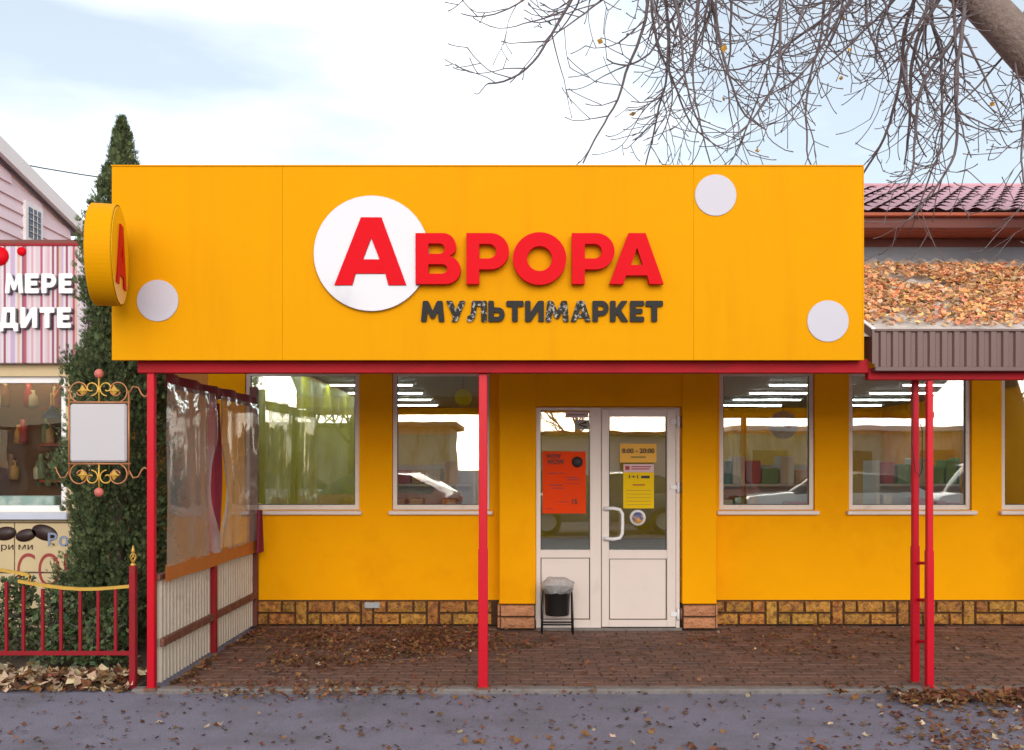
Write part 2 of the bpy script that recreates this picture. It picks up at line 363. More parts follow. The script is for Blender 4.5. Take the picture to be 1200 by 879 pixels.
# entrance block: two pilasters and a slightly recessed lintel
ex0, ex1 = PX(585, DE), PX(840, DE); zpl = PZ(708, DE)
box('pilaster', M['wall'], shop, ex0, dx0, DE, DW - .002, zpl, 2.9, b=.008)
box('pilaster', M['wall'], shop, dx1 + .02, ex1, DE, DW - .002, zpl, 2.9, b=.008)
box('lintel', M['wall'], shop, dx0 + .001, dx1 + .019, DE + .012, DW - .003, PZ(476, DE), 2.9)
# plinth with single stones
zp = PZ(703, DW)
pl = MB().box(XL - .004, ex0 - .002, DW - .012, DW - .001, 0, zp).box(ex1 + .002, XR + .004, DW - .012, DW - .001, 0, zp) \
    .box(ex0 + .006, dx0 - .006, DE + .012, DW - .014, 0, zpl - .004).box(dx1 + .026, ex1 - .006, DE + .012, DW - .014, 0, zpl - .004).build('plinth', M['mortar'], shop)
def stone_mesh(w_, h_, seed):
    """rock-faced block: front face is an uneven grid, chamfered rim"""
    r = random.Random(seed); mb = MB(); nx, nz = (4, 3) if w_ >= h_ else (2, 5); b = .006; dpt = .03
    g = [[Vector((-w_ / 2 + b + (w_ - 2 * b) * i / nx, -(dpt + (r.uniform(-.004, .009) if 0 < i < nx and 0 < j < nz else -.002)), b + (h_ - 2 * b) * j / nz)) for i in range(nx + 1)] for j in range(nz + 1)]
    vs = [p for rw in g for p in rw]
    mb.add(vs, [(j * (nx + 1) + i, j * (nx + 1) + i + 1, (j + 1) * (nx + 1) + i + 1, (j + 1) * (nx + 1) + i) for j in range(nz) for i in range(nx)])
    c = [g[0][0], g[0][-1], g[-1][-1], g[-1][0]]; o = [Vector((-w_ / 2, 0, 0)), Vector((w_ / 2, 0, 0)), Vector((w_ / 2, 0, h_)), Vector((-w_ / 2, 0, h_))]
    mb.add(c + o, [(0, 4, 5, 1), (1, 5, 6, 2), (2, 6, 7, 3), (3, 7, 4, 0)])
    return mb.mesh('brick')
J = .014; per = .68; fw, hw, vw = .245, .115, .105; rh = (zp - J * 2.2) / 2
SM = {'f': [stone_mesh(fw, rh, i) for i in range(4)], 'h': [stone_mesh(hw, rh, i) for i in range(3)], 'v': [stone_mesh(vw, rh * 2 + J, i) for i in range(3)]}
def plinth_run(x0, x1):
    x = x0; k = 0
    def put(kind, wd, x, z):
        if x + wd > x1 + .002:
            if x1 - x < .03: return
            me = stone_mesh(x1 - x, rh, 9); place('brick', me, M['brick'], pl, ((x + x1) / 2, DW - .006, z)); return
        place('brick', rnd.choice(SM[kind]), M['brick'], pl, (x + wd / 2, DW - .006, z))
    while x < x1:
        up = [('h', hw), ('f', fw), ('h', hw)]; lo = [('f', fw), ('f', fw)]
        if k % 2: up, lo = lo, up
        z1, z2 = J * .4, J * 1.4 + rh
        for rowk, z in ((up, z2), (lo, z1)):
            xx = x; extra = (2 * fw + J - sum(a[1] for a in rowk) - J * (len(rowk) - 1))
            for i, (kd, wd) in enumerate(rowk):
                if xx < x1 - .02: put(kd, wd, xx, z)
                xx += wd + J + (extra / 2 if len(rowk) == 3 else 0)
        x += 2 * fw + 2 * J
        if x < x1 - vw: place('brick', rnd.choice(SM['v']), M['brick'], pl, (x + vw / 2, DW - .006, z1))
        x += vw + J; k += 1
plinth_run(PX(285, DW), ex0 - .012); plinth_run(ex1 + .012, XR - .1)
for a, b in ((ex0 + .008, dx0 - .006), (dx1 + .026, ex1 - .008)):
    hh = (zpl - .03) / 2
    for j in range(2):
        place('brick', stone_mesh(b - a - .008, hh, 20 + j), M['brickpink'], pl, ((a + b) / 2, DE + .02, .008 + j * (hh + .012)))
        s_ = stone_mesh(.22, hh, 30 + j)
        for sx, xx in ((-1, a), (1, b)):
            if (sx < 0) == (a < 0): place('brick', s_, M['brickpink'], pl, (xx + (.006 if sx < 0 else -.006), (DE + DW) / 2, .008 + j * (hh + .012)), (0, 0, R(-90 if sx < 0 else 90)))
# windows
def window(px0, px1, mull=None):
    x0, x1 = PX(px0, DW), PX(px1, DW); fw_ = .045; yf = DW + .03
    wn = MB()
    wn.box(x0 + .004, x0 + fw_, yf, yf + .06, zs0 + .004, zs1 - .004).box(x1 - fw_, x1 - .004, yf, yf + .06, zs0 + .004, zs1 - .004)
    wn.box(x0 + fw_ + .0005, x1 - fw_ - .0005, yf + .001, yf + .059, zs0 + .004, zs0 + .05).box(x0 + fw_ + .0005, x1 - fw_ - .0005, yf + .001, yf + .059, zs1 - .035, zs1 - .004)
    o = wn.build('window', M['frame'], shop)
    MB().box(x0 + fw_ + .001, x1 - fw_ - .001, yf + .024, yf + .03, zs0 + .051, zs1 - .036).build('pane', M['glass'], o)
    g = .007
    MB().box(x0 + fw_ + .001, x1 - fw_ - .001, yf + .012, yf + .022, zs0 + .051, zs0 + .051 + g).box(x0 + fw_ + .001, x0 + fw_ + g, yf + .012, yf + .022, zs0 + .06, zs1 - .036).box(x1 - fw_ - g, x1 - fw_ - .001, yf + .012, yf + .022, zs0 + .06, zs1 - .036).build('gasket', M['pvcg'], o)
    MB().bev(x0 - .03, x1 + .03, DW - .055, DW + .028, zs0 - .042, zs0 - .004, b=.006).build('sill', M['pvc'], o)
for a, b in wins: window(a, b)
# door: fixed leaf on the left, hinged leaf on the right
door = bpy.data.objects.new('door', None); COL.objects.link(door); door.parent = shop
def DX(p): return PX(p, DE)
def DZ(p): return PZ(p, DE)
yd = DE + .03; zb, zt = .012, DZ(477.5)
fr = MB()
fr.box(DX(628.5), DX(633.5), yd, yd + .07, zb, zt).box(DX(692), DX(704.6), yd, yd + .07, zb, zt).box(DX(793), DX(797), yd, yd + .07, zb, zt)
fr.box(DX(633.6), DX(691.9), yd + .001, yd + .069, DZ(480.5), zt).box(DX(704.7), DX(792.9), yd + .001, yd + .069, DZ(478.6), zt)
fr.box(DX(633.6), DX(691.9), yd + .001, yd + .069, DZ(654), DZ(645)).box(DX(633.6), DX(691.9), yd + .001, yd + .069, zb, DZ(727))
fr.build('frame', M['pvc'], door)
lf = MB(); yl = yd - .012
lf.bev(DX(705.4), DX(714), yl, yl + .07, .02, DZ(479.4), b=.004).bev(DX(782), DX(792.4), yl, yl + .07, .02, DZ(479.4), b=.004)
lf.box(DX(714.1), DX(781.9), yl + .003, yl + .067, DZ(488), DZ(479.6)).box(DX(714.1), DX(781.9), yl + .003, yl + .067, DZ(655), DZ(645)).box(DX(714.1), DX(781.9), yl + .003, yl + .067, .022, DZ(727))
lf.build('leaf_frame', M['pvc'], door)
MB().box(DX(633.7), DX(691.8), yd + .03, yd + .036, DZ(644.9), DZ(480.6)).build('pane', M['glass'], door)
MB().box(DX(714.2), DX(781.8), yl + .03, yl + .036, DZ(644.9), DZ(488.1)).build('pane', M['glass'], door)
MB().bev(DX(634.6), DX(690.9), yd + .014, yd + .05, DZ(726), DZ(655), b=.004).build('lower_panel', M['pvc'], door)
MB().bev(DX(715.1), DX(780.9), yl + .016, yl + .05, DZ(726), DZ(656), b=.004).build('lower_panel', M['pvc'], door)
for a, b, c, e, y_ in ((633.8, 691.7, 726.9, 654.1, yd + .03), (714.2, 781.8, 726.9, 655.1, yl + .03)):
    MB().box(DX(a), DX(b), y_, y_ + .008, DZ(c), DZ(e)).build('shadow_gap', M['pvcg'], door)
for a, b, c, e, y_ in ((634, 691.5, 480.9, 644.6, yd + .02), (714.4, 781.6, 488.4, 644.6, yl + .02)):
    g = .5
    MB().box(DX(a), DX(a + g * 1.6), y_, y_ + .008, DZ(e), DZ(c)).box(DX(b - g * 1.6), DX(b), y_, y_ + .008, DZ(e), DZ(c)).box(DX(a + 1), DX(b - 1), y_, y_ + .008, DZ(e), DZ(e - g * 1.6)).build('gasket', M['pvcg'], door)
hp = [(DX(709.5), yl + .01, DZ(596)), (DX(709.5), yl - .05, DZ(596)), (DX(718), yl - .06, DZ(595.5)), (DX(726), yl - .06, DZ(597)), (DX(728.8), yl - .06, DZ(602)), (DX(729), yl - .06, DZ(614)), (DX(728.6), yl - .06, DZ(625)), (DX(726), yl - .06, DZ(630)), (DX(718), yl - .06, DZ(631.5)), (DX(709.5), yl - .05, DZ(631)), (DX(709.5), yl + .01, DZ(631))]
MB().tube(hp, .016, 10).lathe((DX(709.5), yl, DZ(596)), [(.024, -.004), (.024, .012)], 14, 'Y').lathe((DX(709.5), yl, DZ(631)), [(.024, -.004), (.024, .012)], 14, 'Y').build('handle', M['white'], door)
for py in (494, 571, 720):
    MB().lathe((DX(795), yd - .02, DZ(py) - .05), [(.012, 0), (.014, .004), (.014, .096), (.012, .1)], 12).box(DX(786), DX(795), yd - .022, yl + .004, DZ(py) - .02, DZ(py) + .02).build('hinge', M['white'], door)
    MB().lathe((DX(798.5), yd - .022, DZ(py) - .055), [(.009, 0), (.009, .11)], 10).build('hinge_pin', M['rail'], door)
box('threshold', M['kerb'], door, dx0, dx1 + .018, DE + .0, DW + .2, -.02, .011)
# socket box on the plinth
box('socket_box', M['steel'], shop, PX(428, DW), PX(446, DW), DW - .06, DW - .03, PZ(712, DW), PZ(705, DW), b=.006)
# interior
MB().box(XL + .2, XR - .2, DW + .26, 20, -.05, 0.006).build('interior_floor', M['floor_in'], shop)
MB().box(XL + .2, XR - .2, DW + .252, 20, 2.76, 2.82).build('interior_ceiling', M['ceil'], shop)
MB().box(XL + .202, XR - .202, 19.9, 19.99, 0.01, 2.2).build('back_wall', M['yin'], shop)
MB().grid(160, 2, lambda u, v: (XL + .24 + .03 * abs(math.sin(u * 44)), DW + .5 + 9 * u, .02 + 2.7 * v)).build('interior_wall_panelling', M['lime'], shop)
# roof of the shop: profiled metal tile with steps and waves
def tile_roof(u, v):
    s = v * 8; step = (s % 1) if v < 1 else 0
    return Vector((XL - .3 + (XR - XL + .6) * u, 8.72 + 2.85 * v, 3.885 + 1.06 * v + .012 * math.sin(u * (XR - XL + .6) / .182 * 2 * math.pi)))
mb = MB(); NU = 400; rows = 9; LX = XR - XL + .6
for r_ in range(rows):
    def fn(u, v, r_=r_):
        t = (r_ + v) / rows; X = XL - .3 + LX * u
        wv = abs(math.sin(X / .182 * math.pi)) ** 1.4
        return (X, 8.72 + 2.85 * t + .02 * wv * (1 - v), 3.872 + 1.06 * t + .035 * wv + .022 * (1 - v))
    mb.grid(NU, 1, fn)
mb.build('roof', M['tile'], shop)
MB().add([(XL - .3, 11.56, 4.93), (XR + .3, 11.56, 4.93), (XR + .3, 20.6, 3.2), (XL - .3, 20.6, 3.2)], [(0, 1, 2, 3)]).build('rear_roof', M['tile'], shop)
MB().add([(XL - .02, 9.3, ZT), (XL - .02, 11.5, 4.88), (XL - .02, 19.8, 3.35), (XL - .02, 19.8, ZT - .3)], [(0, 1, 2, 3)]).build('gable', M['wall'], shop)
MB().add([(XR + .02, 9.3, ZT), (XR + .02, 11.5, 4.88), (XR + .02, 19.8, 3.35), (XR + .02, 19.8, ZT - .3)], [(0, 1, 2, 3)]).build('gable', M['wall'], shop)
box('ridge_cap', M['tile'], shop, XL - .3, XR + .3, 11.5, 11.62, 4.93, 4.975, b=.015)
box('gutter', M['timber'], shop, XL - .3, XR + .3, 8.66, 8.715, 3.83, 3.862, b=.006)
box('eave_fascia', M['timberd'], shop, XL - .3, XR + .3, 8.72, 8.745, 3.735, 3.86)
for i in range(3): box('soffit_board', M['timber'], shop, XL - .3, XR + .3, 8.75 + i * .148, 8.892 + i * .148, 3.745, 3.765, b=.004)
box('frieze_board', M['timberd'], shop, XL - .02, XR + .02, DW - .03, DW - .002, 3.655, 3.742)
box('wall_flashing', M['flash'], shop, XL - .02, XR + .02, DW - .06, DW - .032, 3.50, 3.652)

# ceiling lights inside: each fitting is a thing
lab = 'lit linear lamp on the ceiling inside the yellow shop'
fm = MB().bev(-.65, .65, -.05, .05, 0, .03, b=.01).mesh('housing'); tm = MB().bev(-.6, .6, -.02, .02, -.018, -.001, b=.01).mesh('tube')
for cxx in (-2.05, .9, 4.15, 6.1):
    for i in range(6):
        t = thing('ceiling_lamp', lab, 'lamp', (cxx + (0.1 * i if cxx > 3 else 0), 10.7 + 1.55 * i, 2.72), 'linear lamps on the shop ceiling')
        place('housing', fm, M['white'], t, t.location); place('tube', tm, M['led'], t, t.location)
# a few interior shelves and a hanging disc
def shelf(x, y, label):
    t = thing('shelf_unit', label, 'shelf', (x, y, 0.006), 'shelves inside the shop')
    box('back_panel', M['white'], t, x - .55, x + .55, y + .16, y + .19, .016, 1.55)
    for s in (-1, 1): box('upright', M['white'], t, x + s * .57 - .018, x + s * .57 + .018, y - .2, y + .19, .006, 1.6)
    for k in range(4): box('shelf_board', M['white'], t, x - .55, x + .55, y - .2, y + .158, .12 + k * .4, .145 + k * .4)
GC = [mat('carton_' + str(i), c_, .5, .1, 8) for i, c_ in enumerate(((.6, .05, .04), (.75, .7, .62), (.08, .25, .3), (.65, .35, .05), (.2, .4, .12), (.55, .1, .3), (.8, .78, .75)))]
gr_ = random.Random(11)
def goods(x, y, label):
    for k in range(2, 4):
        xx = x - .5
        while xx < x + .36:
            w_ = gr_.uniform(.1, .2); h_ = gr_.uniform(.14, .3); z_ = .1465 + k * .4
            o = MB().bev(xx, xx + w_, y - .17, y + .08, z_, z_ + h_, b=.006).build('carton', gr_.choice(GC)); o['label'] = label; o['category'] = 'carton'; o['group'] = 'goods ' + label.split('carton ')[1]; xx += w_ + gr_.uniform(.01, .06)
for (x, y, lb_, gl_) in ((-1.0, 10.5, 'white shelf unit standing behind the narrow window beside the red post', 'small coloured carton on the shelf behind the narrow window beside the red post'),
                         (2.75, 10.4, 'white shelf unit standing behind the window right of the door', 'small coloured carton on the shelf behind the window right of the door'),
                         (4.55, 10.5, 'white shelf unit standing behind the window by the twin red posts', 'small coloured carton on the shelf behind the window by the twin red posts')):
    shelf(x, y, lb_); goods(x, y, gl_)
hd = thing('hanging_disc', 'white round shop display with red dot hanging behind the window right of the door', 'display', P(918, 498, 10.2))
MB().lathe(hd.location, [(.0, -.02), (.15, -.02), (.15, .02), (.0, .02)], 28, 'Y', caps=False).build('disc', M['white'], hd)
MB().lathe(hd.location + Vector((.04, -.024, .02)), [(.0, -.0), (.055, -.0), (.055, .004), (0, .004)], 20, 'Y', caps=False).build('dot', M['letter'], hd)
MB().tube([hd.location + Vector((0, 0, .15)), (hd.location.x, hd.location.y, 2.76)], .003, 5).build('cord', M['cable'], hd)
ho = thing('hanging_oval', 'lime oval shop sign hanging behind the narrow window beside the red post', 'sign', P(543, 466, 11.2))
MB().lathe(ho.location, [(0, -.03), (.1, -.03), (.1, .03), (0, .03)], 28, 'Y', caps=False).build('board', M['lime'], ho).scale = (1, 1, 1.0)
MB().tube([ho.location + Vector((0, 0, .1)), (ho.location.x, ho.location.y, 2.76)], .003, 5).build('cord', M['cable'], ho)

# posters on the door
def poster(name, label, px0, px1, py0, py1, m, yy, rot=0):
    x0, x1, z0, z1 = DX(px0), DX(px1), DZ(py1), DZ(py0)
    t = thing(name, label, 'poster' if name == 'poster' else name.split('_')[-1], ((x0 + x1) / 2, yy, z0))
    mb = MB(); mb.grid(6, 6, lambda u, v: (x0 + (x1 - x0) * u, yy - .001 - .004 * math.sin(u * 3) * math.sin(v * 5 + 1) ** 2, z0 + (z1 - z0) * v)); mb.build('sheet', m, t)
    return t, x0, x1, z0, z1
def q(x0, x1, u): return x0 + (x1 - x0) * u
yp = yd + .022
t, x0, x1, z0, z1 = poster('poster', 'orange paper poster taped inside the left door pane', 636, 687, 529, 602, M['paper_o'], yp); yy = yp - .009
text_run('lettering', 'WOW', M['ink'], t, q(x0, x1, .08), q(x0, x1, .42), q(z0, z1, .885), .045, yy)
text_run('lettering', 'WOW', M['ink'], t, q(x0, x1, .1), q(x0, x1, .5), q(z0, z1, .79), .05, yy)
MB().lathe((q(x0, x1, .8), yy, q(z0, z1, .83)), [(0, 0), (.052, 0), (.052, .003), (0, .003)], 24, 'Y', caps=False).build('black_dot', M['ink'], t)
text_run('lettering', '15', M['ink'], t, q(x0, x1, .68), q(x0, x1, .8), q(z0, z1, .15), .05, yy)
for (a, b, c, h_) in ((.55, .8, .57, .012), (.58, .86, .535, .012), (.12, .5, .64, .01), (.15, .45, .45, .012), (.2, .5, .4, .01), (.36, .62, .18, .008), (.08, .24, .07, .008), (.52, .86, .475, .006)):
    MB().box(q(x0, x1, a), q(x0, x1, b), yy, yy + .002, q(z0, z1, c), q(z0, z1, c) + h_).build('print_line', M['inkred'], t)
yp2 = yl + .02
t, x0, x1, z0, z1 = poster('opening_hours_sign', 'amber opening hours sign on the right door pane', 727, 770, 520, 542, M['paper_yo'], yp2); yy = yp2 - .009
text_run('lettering', '8:00 - 20:00', M['ink'], t, q(x0, x1, .06), q(x0, x1, .94), q(z0, z1, .5), .045, yy)
MB().box(q(x0, x1, .3), q(x0, x1, .7), yy, yy + .002, q(z0, z1, .24), q(z0, z1, .33)).build('print_line', M['inkolive'], t)
t, x0, x1, z0, z1 = poster('notice', 'yellow paper notice with pink heading under the opening hours sign', 731, 767, 544, 596, M['paper_y'], yp2)
MB().box(x0 + .002, x1 - .002, yy, yy + .002, q(z0, z1, .82), z1).build('heading', M['paper_p'], t)
MB().box(q(x0, x1, .06), q(x0, x1, .2), yy - .003, yy - .001, q(z0, z1, .87), q(z0, z1, .96)).build('heading_mark', M['inkred'], t)
for (a, b, c) in ((.26, .9, .93), (.26, .85, .88), (.3, .7, .52)): MB().box(q(x0, x1, a), q(x0, x1, b), yy - .003, yy - .001, q(z0, z1, c), q(z0, z1, c) + .01).build('print_line', M['inkred'], t)
text_run('lettering', '1+1', M['ink'], t, q(x0, x1, .18), q(x0, x1, .48), q(z0, z1, .68), .03, yy)
MB().box(q(x0, x1, .58), q(x0, x1, .86), yy, yy + .002, q(z0, z1, .68), q(z0, z1, .74)).build('print_line', M['ink'], t)
for k in range(5): MB().box(q(x0, x1, .1), q(x0, x1, .9), yy, yy + .002, q(z0, z1, .08 + k * .08), q(z0, z1, .08 + k * .08) + .004).build('print_line', M['inkolive'], t)
def sticker(label, px, py, r, m1, m2):
    t = thing('sticker', label, 'sticker', (DX(px), yp2, DZ(py) - r))
    MB().lathe((DX(px), yp2, DZ(py)), [(0, 0), (r, 0), (r, .003), (0, .003)], 28, 'Y', caps=False).build('disc', m1, t)
    MB().lathe((DX(px), yp2 - .004, DZ(py)), [(0, 0), (r * .72, 0), (r * .72, .002), (0, .002)], 24, 'Y', caps=False).build('print_disc', m2, t)
    return t
sticker('small round white sticker with a blue and orange print on the right door pane', 748, 607, .075, M['white'], mat('sticker_print', (.08, .1, .25), .5, .1, 5, col2=(.7, .35, .08), mask=(16, .47, .56)))
t, x0, x1, z0, z1 = poster('camera_sticker', 'small grey camera sticker in the top corner of the left door pane', 674, 691, 492, 503, M['greyst'], yp)
MB().tube([(q(x0, x1, .8), yp - .009, q(z0, z1, .75)), (q(x0, x1, .25), yp - .009, q(z0, z1, .5)), (q(x0, x1, .8), yp - .009, q(z0, z1, .25))], .009, 6).build('camera_mark', M['ink'], t)
t, x0, x1, z0, z1 = poster('paper_sticker', 'pale paper strip taped along the top of the left door pane', 663, 690, 482, 489, M['paper_p'], yp)
MB().box(q(x0, x1, .1), q(x0, x1, .85), yp - .009, yp - .007, q(z0, z1, .35), q(z0, z1, .6)).build('print_line', M['greyst'], t)

# ------------------------------------------------------------------ porch canopy
can = thing('porch_canopy', 'low pitched porch canopy on slim red steel posts along the shop front', 'canopy', (1.0, 6.6, 0))
S0 = (6.52, 2.42); S1 = (9.17, 3.545)
def roof_z(y): return S0[1] + (y - S0[0]) * (S1[1] - S0[1]) / (S1[0] - S0[0])
XA0, XA1 = -2.68, 5.3
NW = 560
def slate(u, v):
    X = XA0 + (XA1 - XA0) * u; Y = S0[0] + (S1[0] - S0[0]) * v
    return (X, Y, roof_z(Y) + (.004 + .012 * min(1, v * 3)) * math.sin(X / .15 * 2 * math.pi) + (.012 if v < .5 else 0))
MB().grid(NW, 8, slate).build('roof_sheet', M['slate'], can)
box('ceiling_board', M['timberd'], can, XA0 + .02, XA1 - .02, 6.7, 9.16, 2.30, 2.33) if False else None
MB().add([(XA0 + .02, 6.66, roof_z(6.66) - .07), (XA1 - .02, 6.66, roof_z(6.66) - .07), (XA1 - .02, 9.16, roof_z(9.16) - .07), (XA0 + .02, 9.16, roof_z(9.16) - .07), (XA0 + .02, 6.66, roof_z(6.66) - .04), (XA1 - .02, 6.66, roof_z(6.66) - .04), (XA1 - .02, 9.16, roof_z(9.16) - .04), (XA0 + .02, 9.16, roof_z(9.16) - .04)], [(0, 1, 2, 3), (4, 5, 6, 7), (0, 1, 5, 4), (1, 2, 6, 5), (2, 3, 7, 6), (3, 0, 4, 7)]).build('ceiling_deck', M['white'], can)  # unseen underside, made white to bounce light onto the shop wall
box('beam', M['beam'], can, PX(163, 6.57), PX(1016, 6.57), 6.54, 6.62, PZ(437, 6.54), PZ(421, 6.54), b=.004)
box('beam', M['beam'], can, PX(1017, 6.57), XA1, 6.56, 6.63, PZ(445, 6.56), PZ(431.5, 6.56), b=.004)
# trapezoid profiled sheet along the right-hand edge of the roof
mb = MB(); xs = []; x = PX(1025, 6.5); zt_, zb_ = PZ(389, 6.5), PZ(430, 6.5); ln = []
while x < XA1:
    ln += [(x, 0), (x + .026, 0), (x + .036, -.016), (x + .072, -.016), (x + .082, 0)]; x += .084
for i in range(len(ln) - 1):
    (a, p), (b, q_) = ln[i], ln[i + 1]
    mb.add([(a, 6.5 + p, zb_), (b, 6.5 + q_, zb_), (b, 6.5 + q_, zt_), (a, 6.5 + p, zt_)], [(0, 1, 2, 3)])
mb.build('edge_sheet', M['brown_sheet'], can)
box('edge_trim', M['brown_sheet'], can, PX(1025, 6.5) - .004, XA1, 6.478, 6.53, zt_ + .001, zt_ + .018, b=.003)
box('edge_trim', M['brown_sheet'], can, PX(1025, 6.5) - .004, XA1, 6.476, 6.53, zb_ - .03, zb_ - .001, b=.003)
xv = PX(1025, 6.5) - .012
def verge(mb, a, b, z0, z1): return mb.add([(x_, y_, (roof_z(y_) + dz)) for y_ in (6.48, 9.0) for dz in (z0, z1) for x_ in (a, b)], [(0, 1, 3, 2), (4, 6, 7, 5), (0, 2, 6, 4), (1, 5, 7, 3), (0, 4, 5, 1), (2, 3, 7, 6)])
verge(MB(), xv - .012, xv + .004, -.16, .075).build('verge_board', M['brown_sheet'], can)
verge(MB(), xv - .018, xv + .012, .077, .085).build('verge_cap', M['white'], can)
def post(px0, px1, d, top, sleeve=None, bot=0):
    x0, x1 = PX(px0, d), PX(px1, d); mb = MB(); mb.bev(x0, x1, d, d + (x1 - x0), bot, top, b=.004)
    o = mb.build('post', M['red'], can)
    if sleeve: MB().bev(x0 - .004, x1 + .004, d - .004, d + (x1 - x0) + .004, bot - .002, sleeve, b=.004).build('post_sleeve', M['red'], o)
    box('base_plate', M['rail'], o, x0 - .02, x1 + .02, d - .02, d + (x1 - x0) + .02, bot - .012, bot + .006)
post(172, 180.5, 6.56, PZ(437.5, 6.56) + .02)
post(561, 571, D0 - .02, PZ(437.5, 6.56) + .0, sleeve=PZ(643, D0))
post(1070.3, 1077.3, 6.75, 2.25, sleeve=PZ(640, 6.75)); post(1087, 1094, 6.57, PZ(446, 6.57), sleeve=PZ(645, 6.57))
for py in (660, 703, 752): MB().tube([(PX(1073, 6.78), 6.79, PZ(py, 6.78)), (PX(1089, 6.6), 6.6, PZ(py, 6.6))], .011, 6).build('rung', M['red'], can)
cb = [(PX(1077, 6.74), 6.72, PZ(497, 6.74)), (PX(1081, 6.7), 6.7, PZ(505, 6.7)), (PX(1080, 6.7), 6.69, PZ(535, 6.7)), (PX(1080, 6.7), 6.69, PZ(550, 6.7)), (PX(1077, 6.7), 6.7, PZ(559, 6.7)), (PX(1073, 6.7), 6.7, PZ(553, 6.7)), (PX(1070, 6.7), 6.72, PZ(520, 6.7)), (PX(1072, 6.7), 6.74, PZ(470, 6.7)), (PX(1073, 6.7), 6.74, 2.2)]
c_ = MB().tube(cb, .0035, 5).build('loose_cable', M['cable']); c_['label'] = 'thin loose cable looped round the twin red posts'; c_['category'] = 'cable'

# ------------------------------------------------------------------ fascia sign
FX = lambda p: PX(p, DF)
FZ = lambda p: PZ(p, DF)
sign = thing('shop_sign', 'long yellow fascia board with red and black raised lettering and white discs', 'sign', (FX(571), DF, FZ(422)))
for a, b in ((131, 330.9), (331.1, 812.9), (813.1, 1011)): box('panel', M['fascia'], sign, FX(a), FX(b), DF, DF + .05, FZ(422), FZ(195), b=.0008)
box('backing', M['fascia'], sign, FX(132), FX(1010), DF + .053, DF + .1, FZ(421), FZ(197))
box('top_trim', M['fascia'], sign, FX(130.4), FX(1011.6), DF - .006, DF + .106, FZ(194.9), FZ(193.5))
box('side_return', M['fascia'], sign, FX(1011.3), FX(1012.6), DF + .002, DF + .14, FZ(421.8), FZ(195.2))
def disc(px, py, rpx, m, th, name, y=DF - .0015, rim=None):
    r = rpx * DF / F
    return MB().lathe((FX(px), y, FZ(py)), [(0, 0), (r, 0), (r, th - .002), (r - .002, th), (0, th)], 64, 'Y', caps=False, smooth=False).build(name, m, sign)
for px, py in ((838.5, 229), (185, 352.5), (970, 376.5)): disc(px, py, 24.3, M['white_disc'], .006, 'white_disc')
disc(436, 298, 67.5, M['gloss_disc'], .03, 'logo_disc')
u_ = DF / F
def arc(cx, cy, r, a0, a1, n=14, ry=None): return [(cx + r * math.cos(R(a0 + (a1 - a0) * i / n)), cy + (ry or r) * math.sin(R(a0 + (a1 - a0) * i / n))) for i in range(n + 1)]
def A_(w_, h_, tl, tr, foot, ch, hb, ht):
    # outer outline with notch, triangular counter
    sl = lambda y: tl * y / h_; sr = lambda y: w_ - (w_ - tr) * y / h_
    nl, nr = foot + tl * ch / h_ * .72, w_ - foot - (w_ - tr) * ch / h_ * .72
    mid = (tl + tr) / 2; hw_ = (sr(hb) - sl(hb)) / 2 - foot * 1.0
    return [[(0, 0), (foot, 0), (nl, ch), (nr, ch), (w_ - foot, 0), (w_, 0), (tr, h_), (tl, h_)], [(mid - hw_, hb), (mid, ht), (mid + hw_, hb)]]
def B_(): return [[(0, 0), (33, 0)] + arc(35, 16.5, 17.5, -90, 75, ry=16.5) + arc(32, 43.5, 15, -25, 90, ry=15.5) + [(0, 59)],
                  [(15, 12)] + [(31, 12)] + arc(31, 17.5, 6, -90, 90, 8, ry=5.5) + [(15, 23)], [(15, 35), (28, 35)] + arc(28, 41, 6, -90, 90, 8) + [(15, 47)]]
def P_(): return [[(0, 0), (15, 0), (15, 17), (28, 17)] + arc(28, 38, 21.5, -90, 90, 18, ry=21) + [(0, 59)], [(15, 29.5), (26, 29.5)] + arc(26, 38, 8.7, -90, 90, 10, ry=8.5) + [(15, 46.5)]]
def O_(): return [arc(30.5, 29.5, 31, 0, 354, 40, ry=30.5), arc(30.5, 29.5, 14.5, 0, 352, 30, ry=14.5)]
def letter(sp, px, py, ext, yb, bevel=.0):
    sp = [[(x * u_, y * u_) for x, y in s] for s in sp]
    me = curve_mesh('letter', splines=sp, extrude=ext / 2, bevel=bevel)
    place('letter', me, M['letter'], sign, (FX(px), yb - ext / 2, FZ(py)))
letter(A_(84, 79, 31, 55, 21, 13.5, 30, 55), 393, 335.5, .012, DF - .031)
for f_, px in ((B_, 488), (P_, 547), (O_, 601.5), (P_, 669.5)): letter(f_(), px, 335, .05, DF - .02)
letter(A_(63, 59, 22, 42, 16.5, 10, 22, 42), 713, 335, .05, DF - .02)
def fillet(sp, r):
    o = []; n_ = len(sp)
    for i in range(n_):
        a, b, c = Vector(sp[i - 1]), Vector(sp[i]), Vector(sp[(i + 1) % n_]); u, v = (a - b), (c - b)
        k = min(r, u.length * .45, v.length * .45)
        if k < .3 or u.angle(v) > 2.7: o.append(tuple(b)); continue
        p0, p1 = b + u.normalized() * k, b + v.normalized() * k
        for t in (0, .33, .67, 1): o.append(tuple(p0 * (1 - t) ** 2 + b * 2 * t * (1 - t) + p1 * t * t))
    return o
